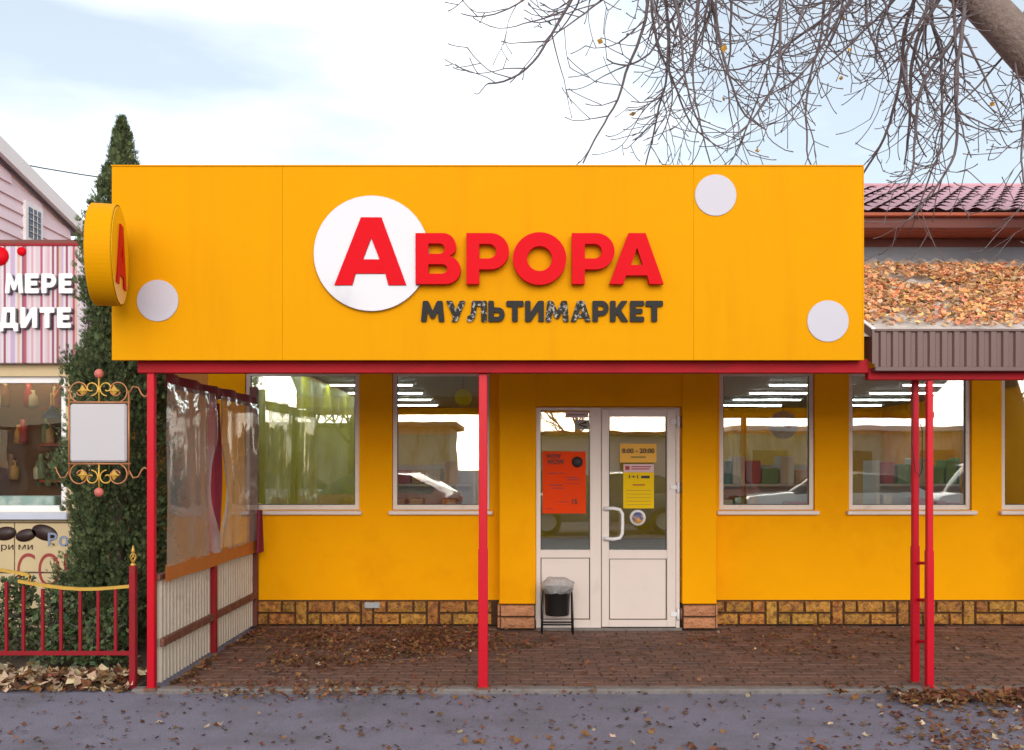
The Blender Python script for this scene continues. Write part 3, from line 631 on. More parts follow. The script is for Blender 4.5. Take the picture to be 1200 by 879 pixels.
GL = {'Т': (22, [[(0, 24), (22, 24), (22, 17.5), (14.7, 17.5), (14.7, 0), (7.3, 0), (7.3, 17.5), (0, 17.5)]]),
      'И': (24, [[(0, 0), (0, 24), (7, 24), (7, 11), (16.5, 24), (24, 24), (24, 0), (17, 0), (17, 13), (7.5, 0)]]),
      'М': (30, [[(0, 0), (2.5, 24), (9.5, 24), (15, 12.5), (20.5, 24), (27.5, 24), (30, 0), (22.8, 0), (21.4, 12), (17.2, 3.5), (12.8, 3.5), (8.6, 12), (7.2, 0)]]),
      'У': (25, [[(0, 24), (8, 24), (13, 13), (17.3, 24), (25, 24), (14.5, 0), (6.8, 0), (9.2, 5.4)]]),
      'Л': (25, [[(0, 0), (0, 6.4), (3.6, 7.4), (5, 12), (6, 24), (25, 24), (25, 0), (17.8, 0), (17.8, 18), (12.4, 18), (11.4, 9), (9, 2.6), (5, 0)]]),
      'Ь': (21, [[(0, 0), (13, 0)] + arc(13, 8.2, 8, -90, 90, 10, ry=8.2) + [(7.2, 16.4), (7.2, 24), (0, 24)], [(7.2, 5.7), (12, 5.7)] + arc(12, 8.2, 2.5, -90, 90, 6) + [(7.2, 10.7)]]),
      'А': (26, A_(26, 24, 8.6, 17.4, 7.4, 4.6, 9.4, 17)),
      'Р': (20.5, [[(0, 0), (7.2, 0), (7.2, 6.8), (12, 6.8)] + arc(12, 15.4, 8.6, -90, 90, 10) + [(0, 24)], [(7.2, 12.6), (11.5, 12.6)] + arc(11.5, 15.4, 2.8, -90, 90, 6) + [(7.2, 18.2)]]),
      'К': (23.5, [[(0, 0), (0, 24), (7.2, 24), (7.2, 14.8), (14, 24), (22.6, 24), (14, 13), (23.5, 0), (14.7, 0), (8.8, 8.8), (7.2, 7), (7.2, 0)]]),
      'Е': (18, [[(0, 0), (0, 24), (18, 24), (18, 18), (7.2, 18), (7.2, 15), (16, 15), (16, 9.3), (7.2, 9.3), (7.2, 6), (18, 6), (18, 0)]])}
word = 'МУЛЬТИМАРКЕТ'; gap = 1.7; sx = (283.0 - gap * (len(word) - 1)) / sum(GL[c_][0] for c_ in word); x = 493.5
for i, c_ in enumerate(word):
    wd, sp = GL[c_]; sp = [[(a * sx * u_, b * 24.5 / 24 * u_) for a, b in (fillet(q_, 1.7) if k == 0 else q_)] for k, q_ in enumerate(sp)]
    me = curve_mesh('letter', splines=sp, extrude=.008)
    place('letter', me, M['peeled'] if i in (1, 2, 6, 7) else M['black'], sign, (FX(x), DF - .012, FZ(377.5))); x += wd * sx + gap
# projecting round light box
lb = thing('projecting_sign', 'yellow drum shaped projecting sign with red letter at the fascia corner', 'sign', (PX(127, 6.1), 6.08, PZ(300, 6.1)))
c = Vector((0, 0, 0)); rr = .322; th = .155; rot = Matrix.Rotation(R(13), 4, 'Z')
def lbpart(name, mb, m):
    me = mb.mesh(name); me.transform(rot); o = bpy.data.objects.new(name, me); COL.objects.link(o); me.materials.append(m); o.parent = lb; return o
lbpart('drum', MB().lathe(c, [(0, -th / 2), (rr - .006, -th / 2), (rr, -th / 2 + .006), (rr, th / 2 - .006), (rr - .006, th / 2)], 72, 'X', caps=False, smooth=False), M['fascia'])
lbpart('face', MB().lathe(c, [(rr - .012, th / 2 + .001), (rr - .014, th / 2 + .004), (0, th / 2 + .004)], 72, 'X', caps=False, smooth=False), mat('yellow_acrylic_face', (.85, .47, .004), .3, .03))
me = curve_mesh('letter', splines=[[(x * .0041, y * .0041) for x, y in s] for s in A_(84, 96, 31, 55, 21, 16, 38, 66)], extrude=.004)
me.transform(rot @ Matrix.Translation((th / 2 + .009, 0, 0)) @ Matrix.Rotation(R(90), 4, 'Z') @ Matrix.Translation((-.172, 0, -.197)))
o = bpy.data.objects.new('letter', me); COL.objects.link(o); me.materials.append(M['letter']); o.parent = lb
lbpart('bracket', MB().box(-.02, .02, rr - .01, rr + .16, .1, .14).box(-.02, .02, rr - .01, rr + .16, -.14, -.1), M['metalblk'])

# ------------------------------------------------------------------ side partition
part = thing('side_partition', 'low cream corrugated sheet screen with red posts closing the porch end', 'screen', (-2.52, 7.9, 0))
XS = -2.5
def corr(y0, y1):
    ln = []; y = y0
    while y < y1: ln += [(y, 0), (y + .03, 0), (y + .036, .02), (y + .064, .02), (y + .07, 0)]; y += .07
    mb = MB()
    for i in range(len(ln) - 1): (a, p), (b, q_) = ln[i], ln[i + 1]; mb.add([(XS + p, a, .012), (XS + q_, b, .012), (XS + q_, b, .74), (XS + p, a, .74)], [(0, 1, 2, 3)])
    return mb.build('corrugated_sheet', M['corr'], part)
corr(6.67, 7.80); corr(7.88, 9.08)
box('post', M['reddark'], part, XS - .01, XS + .055, 7.81, 7.87, 0, 2.2, b=.004)
box('post', M['timberd'], part, XS - .02, XS + .05, 9.09, 9.16, 0, 2.3, b=.004)
box('rail', M['rail'], part, XS + .022, XS + .05, 6.66, 7.805, .27, .33, b=.004); box('rail', M['rail'], part, XS + .022, XS + .05, 7.875, 9.085, .27, .33, b=.004)
box('top_rail', M['rail'], part, XS - .02, XS + .03, 6.64, 7.805, .742, .78, b=.004); box('top_rail', M['rail'], part, XS - .02, XS + .03, 7.875, 9.085, .742, .78, b=.004)
cur = thing('plastic_curtain', 'clear plastic curtain with orange hem hanging over the corrugated screen', 'curtain', (XS + .06, 7.9, .74))
def film(y0, y1, side, seed):
    def fn(u, v):
        y = y0 + (y1 - y0) * u; z = .83 + (2.13 - .83) * v
        e = (u if side > 0 else 1 - u)                     # 1 at the gathered middle edge
        pin = math.exp(-((v - .62) / .5) ** 2)
        open_ = math.sin(max(0, min(1, (v - .1) / .6)) * math.pi) * .16
        y -= side * open_ * e ** 4
        f = e ** 2.5
        x = XS + .07 + .005 * math.sin(u * 9 + seed) + (.028 * f * math.sin(u * 30 + seed * 3 + v * 2.5) + .03 * f * (noise.noise((u * 6, v * 4, seed)))) * e ** 2
        x += .012 * noise.noise((u * 2.2 + seed, v * 2.4, 3))
        return (x, y, z)
    return MB().grid(70, 40, fn).build('film', M['film'], cur)
film(6.66, 7.84, 1, 1.3); film(7.86, 9.07, -1, 4.1)
def band(name, m, y0, y1, z0, z1, amp, dx=.06):
    return MB().grid(60, 4, lambda u, v: (XS + dx + amp * math.sin(u * 31) * (.4 + v) + .002 * math.sin(u * 83), y0 + (y1 - y0) * u, z0 + (z1 - z0) * v + .004 * math.sin(u * 12))).build(name, m, cur)
band('hem', M['orange_tape'], 6.65, 9.08, .725, .85, .002, .066)
band('valance', M['burg'], 6.7, 9.08, 2.1, 2.2, .015, .05)
MB().grid(12, 24, lambda u, v: (XS + .055 + .02 * math.sin(u * 14), 7.84 + (u - .5) * (.03 + .16 * math.sin(v * math.pi) ** 1.5), .86 + 1.2 * v)).build('tie_cloth', M['burg'], cur)
MB().grid(12, 14, lambda u, v: (XS + .1 + .025 * math.sin(u * 16), 9.0 + (u - .5) * (.06 + .14 * (1 - v)), .72 + .4 * v)).build('end_cloth', M['burg'], cur)

# ------------------------------------------------------------------ waste bin
bx, by = PX(653, 8.76), 8.76
bn = thing('waste_bin', 'small black metal bin with clear bag liner on a tube stand beside the door', 'bin', (bx, by, 0))
mb = MB(); mb.lathe((bx, by, .165), [(.0, 0), (.108, 0), (.112, .01), (.122, .24), (.127, .245), (.127, .255), (.118, .255), (.108, .02), (0, .02)], 28, caps=False); mb.build('bucket', M['metalblk'], bn)
for s in (-1, 1):
    MB().tube([(bx + s * .142, by - .07, -.002), (bx + s * .137, by - .06, .25), (bx + s * .132, by, .40), (bx + s * .137, by + .06, .25), (bx + s * .142, by + .07, -.002)], .009, 8).build('stand_leg', M['metalblk'], bn)
MB().tube([(bx - .142, by - .068, .085), (bx + .142, by - .068, .085)], .008, 8).tube([(bx - .142, by + .068, .085), (bx + .142, by + .068, .085)], .008, 8).tube([(bx - .133, by, .375), (bx - .115, by, .375)], .007, 6).tube([(bx + .133, by, .375), (bx + .115, by, .375)], .007, 6).build('crossbar', M['metalblk'], bn)
def bag(u, v):
    a = u * 2 * math.pi; n_ = noise.noise((math.cos(a) * 2.5, math.sin(a) * 2.5, v * 4)); n2 = noise.noise((math.cos(a) * 7, math.sin(a) * 7, v * 9))
    r = .131 + .02 * v * (1 - v) * 4 + .018 * n_ + .012 * n2 - .05 * max(0, v - .7) * 3
    return (bx + r * math.cos(a), by + r * math.sin(a), .375 + .13 * v + .015 * n_)
MB().grid(60, 12, bag).build('bag_liner', glass('bag_film', 1.9, (.9, .88, .88), rough=.15, wave=.7, wscale=30, haze=.4, hcol=(.6, .57, .56)), bn)

# ------------------------------------------------------------------ left: fence, hanging sign
df = 6.66
fc = thing('garden_fence', 'low dark red iron fence with gold curved top bars beside the shop', 'fence', (PX(60, df), df, 0))
box('post', M['reddark'], fc, PX(152.3, df), PX(159.7, df), df - .02, df + .025, -.02, PZ(663, df), b=.003)
fx, fz = PX(156, df), PZ(663, df)
fin = MB()
for k in range(4):
    fin.tube([(fx + .02 * math.sin(t * math.pi) * math.cos(k * math.pi / 2 + t * 3), df + .02 * math.sin(t * math.pi) * math.sin(k * math.pi / 2 + t * 3), fz + .02 + .075 * t) for t in [i / 8 for i in range(9)]], .0045, 6)
fin.lathe((fx, df, fz), [(.018, 0), (.02, .008), (.01, .02)], 12).lathe((fx, df, fz + .09), [(.008, 0), (.014, .012), (.008, .03), (.003, .055)], 12); fin.build('finial', M['gold'], fc)
box('bottom_rail', M['reddark'], fc, PX(-60, df), PX(152.3, df) - .001, df - .008, df + .012, PZ(768, df), PZ(763, df), b=.002)
for px in (-36, -15, 7.5, 27.5, 50, 71.5, 94, 115, 135.5):
    mb = MB(); topy = 690 - (0 if px > 40 else (40 - px) * .25)
    mb.bev(PX(px - 1.7, df), PX(px + 1.7, df), df - .008, df + .012, PZ(763, df) + .0, PZ(topy, df), b=.002).build('bar', M['reddark'], fc)
def flat_bar(pts, hgt, dpt):
    mb = MB(); vs = []
    for x, y, z in pts: vs += [(x, y - dpt, z - hgt), (x, y + dpt, z - hgt), (x, y + dpt, z + hgt), (x, y - dpt, z + hgt)]
    fs = [(i * 4 + k, i * 4 + (k + 1) % 4, i * 4 + 4 + (k + 1) % 4, i * 4 + 4 + k) for i in range(len(pts) - 1) for k in range(4)] + [(0, 1, 2, 3), tuple(len(vs) - 4 + k for k in range(4))]
    return mb.add(vs, fs)
pts = [(22, 681), (36, 683.5), (55, 686.5), (75, 689), (95, 690.3), (115, 690), (135, 688.5), (152, 687)]
flat_bar([(PX(a, df), df, PZ(b, df)) for a, b in pts], .011, .014).build('top_bar', M['gold'], fc)
pts = [(-60, 652), (-30, 660), (0, 667.5), (20, 671), (33, 673.5), (36, 676), (34, 679.5)]
flat_bar([(PX(a, df), df - .004, PZ(b, df)) for a, b in pts], .010, .012).build('top_bar', M['gold'], fc)
# wrought iron hanging sign
dh = 6.62
hs = thing('hanging_sign', 'blank white panel in a gold scrollwork frame hanging off the red corner post', 'sign', (PX(116, dh), dh, PZ(545, dh)))
hx = lambda p: PX(p, dh)
hz = lambda p: PZ(p, dh)
box('panel', mat('aged_white_panel', (.47, .44, .46), .5, .06, 3), hs, hx(83), hx(149), dh - .02, dh + .02, hz(541.5), hz(473.5), b=.012)
fr = MB().tube([(hx(81), dh, hz(557)), (hx(81), dh, hz(463))], .007, 8).tube([(hx(151), dh, hz(557)), (hx(151), dh, hz(458))], .007, 8).tube([(hx(80), dh, hz(471.5)), (hx(153), dh, hz(471.5))], .007, 8).tube([(hx(80), dh, hz(543.5)), (hx(153), dh, hz(543.5))], .007, 8)
fr.build('frame', M['coppery'], hs)
def scroll(cx, cy, r0, turns, a0, sgn, flip):
    pts = []
    for i in range(34):
        t = i / 33; a = R(a0) + sgn * t * turns * 2 * math.pi; r = r0 * (1 - .72 * t)
        pts.append((hx(cx + r * math.cos(a)), dh, hz(cy - flip * r * math.sin(a))))
    return pts
for flip, cy, name in ((1, 458, 't'), (-1, 557, 'b')):
    for sx_, cx_ in ((-1, 94), (1, 137)):
        MB().tube(scroll(cx_, cy, 14, 1.2, -90, sx_, flip), .0055, 7).build('scroll', M['coppery'], hs)
        MB().tube(scroll(116 + sx_ * 9, cy - flip * 3, 9, 1.1, -90 if True else 0, -sx_, flip), .005, 7).build('scroll', M['gold'], hs)
        leafc = (cx_ - sx_ * 3, cy + flip * 0)
        mb = MB(); lv = [(hx(leafc[0] + a), dh - .012 + (.008 if k % 2 else 0), hz(leafc[1] + b)) for k, (a, b) in enumerate(((0, -7), (3, -2), (7, 0), (3, 2), (0, 6), (-3, 2), (-6, 0), (-3, -2)))]
        lv += [(x, dh + .006, z) for x, y, z in lv]
        mb.add(lv + [(hx(leafc[0]), dh - .02, hz(leafc[1]))], [(k, (k + 1) % 8, 16) for k in range(8)] + [(k, (k + 1) % 8, 8 + (k + 1) % 8, 8 + k) for k in range(8)] + [tuple(range(8, 16))]).build('gold_leaf', M['gold'], hs)
    yc = 438 if flip > 0 else 577
    MB().tube([(hx(116), dh, hz(471.5 if flip > 0 else 543.5)), (hx(116), dh, hz(yc + flip * 5))], .006, 7).build('stem', M['gold'], hs)
    MB().lathe((hx(116), dh - .0, hz(yc)), [(.001, -.02), (.024, -.014), (.034, 0), (.024, .014), (.012, .022), (.001, .024)], 18, 'Y', caps=False).build('rosette', mat('coral_paint', (.55, .13, .1), .5, .1), hs)
    yb_ = 462 if flip > 0 else 551
    MB().tube([(hx(151), dh, hz(yb_)), (hx(156), dh, hz(yb_ - flip * 9)), (hx(162), dh, hz(yb_ - flip * 8)), (hx(166), dh, hz(yb_)), (hx(169), dh, hz(yb_ + flip * 3)), (hx(173), dh, hz(yb_ + flip * 1))], .006, 7).build('bracket_arm', M['coppery'], hs)
    MB().tube([(hx(81), dh, hz(yb_)), (hx(77), dh, hz(yb_ - flip * 8)), (hx(71), dh, hz(yb_ - flip * 9)), (hx(67), dh, hz(yb_ - flip * 2)), (hx(65), dh, hz(yb_ + flip * 4))], .005, 7).build('scroll', M['coppery'], hs)

# ------------------------------------------------------------------ left neighbour: cafe with striped banner
DN = 9.05
cafe = thing('cafe_building', 'low beige cafe with a wide shop window behind the iron fence', 'cafe', (-6.2, DN, 0))
NX = lambda p: PX(p, DN)
NZ = lambda p: PZ(p, DN)
xc0, xc1 = -8.6, NX(120)
wo = (NX(-80), NX(77), NZ(600), NZ(441))
wall_open(MB(), xc0, xc1, 0, NZ(289), [wo], DN, DN + .2).build('wall', M['beige'], cafe)
MB().box(xc0, xc0 + .2, DN + .202, 13, 0, 3.6).box(xc1 - .2, xc1, DN + .202, 13, 0, 3.6).box(xc0, xc1, 13.002, 13.2, 0, 3.6).build('side_wall', M['beige'], cafe)
box('roof', M['timberd'], cafe, xc0 - .1, xc1 + .02, DN - .02, 13.3, NZ(289) + .004, NZ(284) + .02)
MB().box(xc0 + .21, xc1 - .21, DN + .21, 12.9, .01, .05).box(xc0 + .21, xc1 - .21, 11.2, 11.3, .06, 3.3).box(xc0 + .21, xc1 - .21, DN + .21, 11.19, 3.0, 3.1).build('interior', M['caffein'], cafe)
wf = MB(); a, b, c, e = wo
wf.box(a, a + .06, DN + .04, DN + .1, c, e).box(b - .06, b, DN + .04, DN + .1, c, e).box(a + .061, b - .061, DN + .041, DN + .099, e - .06, e).box(a + .061, b - .061, DN + .041, DN + .099, c, c + .06)
wnd = wf.build('window', M['white'], cafe)
MB().box(a + .061, b - .061, DN + .065, DN + .071, c + .061, e - .061).build('pane', M['cafeglass'], wnd)
MB().bev(a - .05, b + .05, DN - .09, DN + .03, c - .07, c - .003, b=.006).build('sill', mat('pale_blue_sill', (.5, .52, .62), .4, .1), wnd)
MB().box(xc0, xc1, DN - .012, DN - .002, 0.02, NZ(612)).build('lower_cladding', mat('dark_joint', (.12, .08, .05), .8), cafe)
lc = [o for o in cafe.children if o.name.startswith('lower_cladding')][0]
tx = NX(19) - .8 * 8
while tx < xc1 - .05:
    tz = NZ(612) - .002
    while tz > .05:
        z0_ = max(.03, tz - .47); x1_ = min(tx + .792, xc1)
        if x1_ > xc0 + .1: MB().bev(max(tx, xc0), x1_, DN - .024, DN - .013, z0_, tz - .008, b=.003).build('tile', M['beige'], lc)
        tz -= .478
    tx += .8
for px, py, w_, a_ in ((8, 625, 13, .2), (32, 627, 12, .3), (54, 624, 15, -.4), (-18, 627, 14, .1)):
    r1 = w_ * DN / F; mb = MB()
    mb.lathe((0, 0, 0), [(0, 0), (1, 0), (1, .01), (0, .01)], 24, 'Y', caps=False)
    mb.v = [(NX(px) + x * r1, DN - .0255 + y * .4, NZ(py) + (z * .62 + x * a_ * .5) * r1) for x, y, z in mb.v]; mb.build('coffee_bean_print', M['bean'], cafe)
M['grafred'] = mat('wine_red_print', (.3, .03, .03), .6, .1)
fit_text('lettering', 'COFFEE', M['grafred'], cafe, NX(22), NZ(687), NZ(648) - NZ(687), DN - .027, w=NX(140) - NX(22), depth=.004, offset=-.012)
fit_text('lettering', 'Во', mat('blue_grey_print', (.2, .24, .36), .6), cafe, NX(58), NZ(640), NZ(624) - NZ(640), DN - .03, depth=.004)
fit_text('lettering', 'ри ми', M['bean'], cafe, NX(3), NZ(646), NZ(638) - NZ(646), DN - .027, w=NX(40) - NX(3), depth=.004, offset=0)
# banner
bnr = thing('banner_sign', 'pink and white striped banner sign with raised white letters on the cafe', 'sign', (NX(20), DN - .1, NZ(427)))
sm = bpy.data.materials.new('striped_print'); sm.use_nodes = True; n = sm.node_tree.nodes; l = sm.node_tree.links; b_ = n['Principled BSDF']; b_.inputs['Roughness'].default_value = .5
g = n.new('ShaderNodeNewGeometry'); sp_ = n.new('ShaderNodeSeparateXYZ'); l.new(g.outputs['Position'], sp_.inputs[0])
ml = n.new('ShaderNodeMath'); ml.operation = 'MULTIPLY'; l.new(sp_.outputs['X'], ml.inputs[0]); ml.inputs[1].default_value = 46
fl = n.new('ShaderNodeMath'); fl.operation = 'FLOOR'; l.new(ml.outputs[0], fl.inputs[0]); wn = n.new('ShaderNodeTexWhiteNoise'); wn.noise_dimensions = '1D'; l.new(fl.outputs[0], wn.inputs['W'])
rp = n.new('ShaderNodeValToRGB'); rp.color_ramp.interpolation = 'CONSTANT'; els = rp.color_ramp.elements
cols = [(0, (.52, .42, .47)), (.2, (.54, .29, .34)), (.33, (.56, .48, .53)), (.5, (.36, .06, .11)), (.6, (.42, .31, .46)), (.72, (.52, .34, .26)), (.8, (.58, .5, .55)), (.92, (.24, .05, .09))]
els[0].position = 0; els[0].color = (*cols[0][1], 1); els[1].position = cols[1][0]; els[1].color = (*cols[1][1], 1)
for p_, c_ in cols[2:]: e_ = els.new(p_); e_.color = (*c_, 1)
l.new(wn.outputs['Value'], rp.inputs[0]); l.new(rp.outputs[0], b_.inputs['Base Color'])
MB().bev(NX(-120), NX(112), DN - .1, DN - .004, NZ(427), NZ(291), b=.006).build('board', sm, bnr)
box('top_trim', M['reddark'], bnr, NX(-121), NX(113), DN - .106, DN - .002, NZ(291) + .001, NZ(288))
M['lshadow_trim'] = mat('letter_shadow_and_trim', (.07, .06, .09), .6)  # dark colour for the letters' painted shadow, shared by the house rake trim
GL['Д'] = (28, [[(0, -4), (0, 6), (3, 6), (5.5, 24), (24, 24), (24, 6), (28, 6), (28, -4), (21.5, -4), (21.5, 0), (6.5, 0), (6.5, -4)], [(10.4, 6), (16.8, 6), (16.8, 18), (11.8, 18)]])
for txt, px0, px1, py0, py1 in (('М', 7, 28, 347, 324), ('Е', 30, 46, 347, 324), ('Р', 49, 66, 347, 324), ('Е', 69, 85, 347, 324), ('Д', 0, 22, 387, 363), ('И', 25, 44, 387, 363), ('Т', 47, 64, 387, 363), ('Е', 67, 83, 387, 363)):
    wd, sp = GL[txt]; kx = (NX(px1) - NX(px0)) / wd; kz = (NZ(py1) - NZ(py0)) / 24
    for nm, mm, dx_, dy_, ex in (('letter', M['white'], 0, DN - .14, .01), ('letter_shadow', M['lshadow_trim'], .008, DN - .118, .01)):  # second layer paints each letter's shadow as a dark offset copy
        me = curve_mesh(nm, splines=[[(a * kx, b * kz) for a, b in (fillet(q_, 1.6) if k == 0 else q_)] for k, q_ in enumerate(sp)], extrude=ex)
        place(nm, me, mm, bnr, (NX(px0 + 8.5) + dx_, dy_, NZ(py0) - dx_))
for px, py, r in ((6, 303, 11), (32, 297.5, 5)): MB().lathe((NX(px), DN - .101, NZ(py)), [(0, 0), (r * DN / F, 0), (r * DN / F, .012), (0, .012)], 28, 'Y', caps=False).build('red_dot', M['letter'], bnr)
# cafe interior lamp and lights
cl = thing('pendant_lamp', 'dark blue pendant lamp hanging behind the cafe window', 'lamp', P(61, 490, 9.9))
MB().lathe(cl.location, [(.10, 0), (.1, .02), (.035, .09), (.015, .13), (.001, .13)], 20, caps=False).build('lamp_shade', M['bluelamp'], cl); MB().tube([cl.location + Vector((0, 0, .12)), (cl.location.x, cl.location.y, 3.0)], .004, 5).build('cord', M['cable'], cl)
M['warm'] = emit('warm_light', (1, .8, .42), 16)
for px, py in ((15, 456), (40, 462), (-20, 452)):
    p = P(px, py, 10.8); o = MB().bev(p.x - .22, p.x + .22, p.y - .05, p.y + .05, 2.96, 2.999, b=.01).build('ceiling_light', M['warm']); o['label'] = 'lit warm strip light on the cafe ceiling'; o['category'] = 'light'; o['group'] = 'strip lights in the cafe'
for i_ in range(3): box('wall_shelf', M['timber'], cafe, NX(-70), NX(95), 10.95, 11.18, 1.35 + .42 * i_, 1.38 + .42 * i_)
M['teal'] = mat('pale_teal_case', (.42, .58, .6), .3, .35, 7, col2=(.75, .8, .8), mask=(5, .45, .6))
box('display_case', M['teal'], cafe, NX(-50), NX(40), 9.45, 9.66, .06, 1.24, b=.01)
for i_, (px_, h2, cc) in enumerate(((-20, .26, (.5, .08, .05)), (-6, .2, (.6, .5, .35)), (6, .3, (.25, .12, .06)), (16, .22, (.55, .3, .08)), (27, .28, (.4, .05, .05)), (38, .2, (.6, .55, .45)), (48, .3, (.2, .25, .15)), (58, .24, (.55, .35, .15)), (68, .28, (.45, .1, .08)))):
    for j_ in range(2):
        p_ = P(px_, 500, 11.05); MB().lathe((p_.x + .07 * j_, 11.05, 1.381 + .42 * ((i_ + j_) % 3)), [(.05, 0), (.055, .02), (.055, h2 * .65), (.03, h2 * .8), (.03, h2)], 12).build('jar', mat('jar_' + str(i_) + str(j_), cc, .4, .1), cafe)
box('counter', M['white'], cafe, NX(-60), NX(60), 9.7, 10.1, .06, 1.15, b=.01)

# pale pink house behind
hse = thing('pink_house', 'pale pink clapboard house with small barred window rising behind the banner', 'house', (-9.0, 12, 0))
hx1 = -6.5; ya, yb = 9.6 + 3.7, 14.05
def rake(y): return 5.44 - (y - 12.0) * .2
mb = MB()
zz = 2.4
MB().box(-12, hx1 - .03, 13.32, 14.0, 0, 5.0).build('core_wall', M['pinkwall'], hse)
k = 0
while zz < 5.9:
    y0_, y1_ = 10.6, 14.0; zt2 = zz + .17
    ymax = min(y1_, 12 + (5.44 - zt2) / .2)
    if ymax > y0_ + .1:
        mb = MB(); mb.add([(hx1, y0_, zz), (hx1, ymax, zz), (hx1 - .03, ymax, zt2), (hx1 - .03, y0_, zt2), (hx1 - .03, y0_, zz), (hx1 - .03, ymax, zz)], [(0, 1, 2, 3), (0, 4, 5, 1), (1, 5, 2), (0, 3, 4)]); mb.build('plank', M['pinkwall'], hse)
    zz += .165
MB().add([(hx1 - .04, 10.6, .0), (hx1 - .04, 14.0, .0), (hx1 - .04, 14.0, rake(14.0)), (hx1 - .04, 10.6, rake(10.6)), (-12, 10.6, .0), (-12, 14, 0), (-12, 14, rake(14)), (-12, 10.6, rake(10.6))], [(0, 1, 2, 3), (4, 7, 6, 5), (0, 3, 7, 4), (1, 5, 6, 2)]).build('wall', M['pinkwall'], hse)
MB().add([(x_, y_, rake(y_) + dz) for y_ in (10.3, 14.25) for dz in (0.0, .2) for x_ in (-12.2, hx1 + .1)], [(0, 1, 3, 2), (4, 6, 7, 5), (0, 2, 6, 4), (1, 5, 7, 3), (0, 4, 5, 1), (2, 3, 7, 6)]).build('roof', M['white'], hse)
MB().add([(x_, y_, rake(y_) + dz) for y_ in (10.3, 14.24) for dz in (-.03, -.002) for x_ in (hx1 + .002, hx1 + .03)], [(0, 1, 3, 2), (4, 6, 7, 5), (0, 2, 6, 4), (1, 5, 7, 3), (0, 4, 5, 1), (2, 3, 7, 6)]).build('rake_trim', M['lshadow_trim'], hse)
ywa, ywb = F * -hx1 / (600 - 31), F * -hx1 / (600 - 45); zw0, zw1 = PZ(281, (ywa + ywb) / 2), PZ(246, (ywa + ywb) / 2)
wnd = MB().box(hx1 - .02, hx1 + .03, ywa - .07, ywb + .07, zw0 - .07, zw1 + .07).build('window', M['white'], hse)
MB().box(hx1 + .031, hx1 + .036, ywa, ywb, zw0, zw1).build('pane', M['darkpane'], wnd)
for i in range(1, 3): MB().box(hx1 + .037, hx1 + .045, ywa + (ywb - ywa) * i / 3 - .004, ywa + (ywb - ywa) * i / 3 + .004, zw0, zw1).build('bar', M['white'], wnd)
for i in range(1, 5): MB().box(hx1 + .046, hx1 + .054, ywa, ywb, zw0 + (zw1 - zw0) * i / 5 - .003, zw0 + (zw1 - zw0) * i / 5 + .003).build('bar', M['white'], wnd)
o = MB().tube([P(-140, 160, 12.5), P(0, 187.5, 12.7), P(50, 197, 13), P(95, 204.5, 13.3), P(140, 211, 13.6), P(240, 222, 14.5)], .008, 6).build('overhead_cable', M['cable']); o['label'] = 'thin overhead cable running behind the tall thuja'; o['category'] = 'cable'

# ------------------------------------------------------------------ leaves
def leaf(mb, p, s, up, r):
    """one curled five-sided leaf"""
    a = r.uniform(0, 6.283); up = Vector(up).normalized(); t = up.orthogonal().normalized(); b = up.cross(t)
    e = t * math.cos(a) + b * math.sin(a); f = up.cross(e); c = r.uniform(-.1, .45) * s; tl = r.uniform(-.35, .35) * s; p = Vector(p)
    w_ = s * r.uniform(.26, .42)
    vs = [p - e * s * .5 + up * c * .6, p + f * w_ + up * (c * .7 + tl), p + up * .1 * s, p - f * w_ + up * (c * .7 - tl), p + e * s * .2 + f * w_ * .7 + up * c * .5, p + e * s * .2 - f * w_ * .7 + up * c * .5, p + e * s * .62 + up * c]
    mb.add(vs, [(0, 1, 2), (0, 2, 3), (1, 4, 2), (2, 5, 3), (4, 6, 2), (2, 6, 5)])
def dens(x, y, s=1.0, seed=0): return noise.fractal((x * s + seed, y * s, seed * 1.7), 1.0, 2.0, 4)
def scatter(name, m, parts, label=None):
    mb = MB(); r = random.Random(len(name) * 7)
    for (n_, fn) in parts:
        k = 0; tries = 0
        while k < n_ and tries < n_ * 60:
            tries += 1; q_ = fn(r)
            if q_ is None: continue
            p, s, up = q_; leaf(mb, p, s, up, r); k += 1
    o = mb.build(name, m); o['kind'] = 'stuff'; o['label'] = label; o['category'] = 'leaves'; return o
UP = (0, 0, 1)
def jup(r, k=.25): return (r.gauss(0, k), r.gauss(0, k), 1)
def roofleaf(r):
    x = r.uniform(PX(1012, 6.7) + .05, XA1 - .1); y = r.uniform(6.62, 9.05); t = (y - 6.5) / 2.6
    n_ = dens(x, y, 1.6, 3)
    prof = min(1, max(0, (t - .09) / .22)) * min(1, max(0, (.92 - t) / .22))
    if r.random() > prof * (1.0 + n_ * 2.2): return None
    return ((x, y, roof_z(y) + .025 + r.uniform(0, .05) * prof), r.uniform(.035, .07), (r.gauss(0, .3), -.42 + r.gauss(0, .3), 1))
scatter('roof_leaf_litter', M['leafroof'], [(9000, roofleaf)], 'thick layer of dry orange leaves lying on the canopy roof')
scatter('roof_pale_leaf_litter', M['leafpale'], [(1800, roofleaf)], 'scattered pale dry leaves lying on the canopy roof')
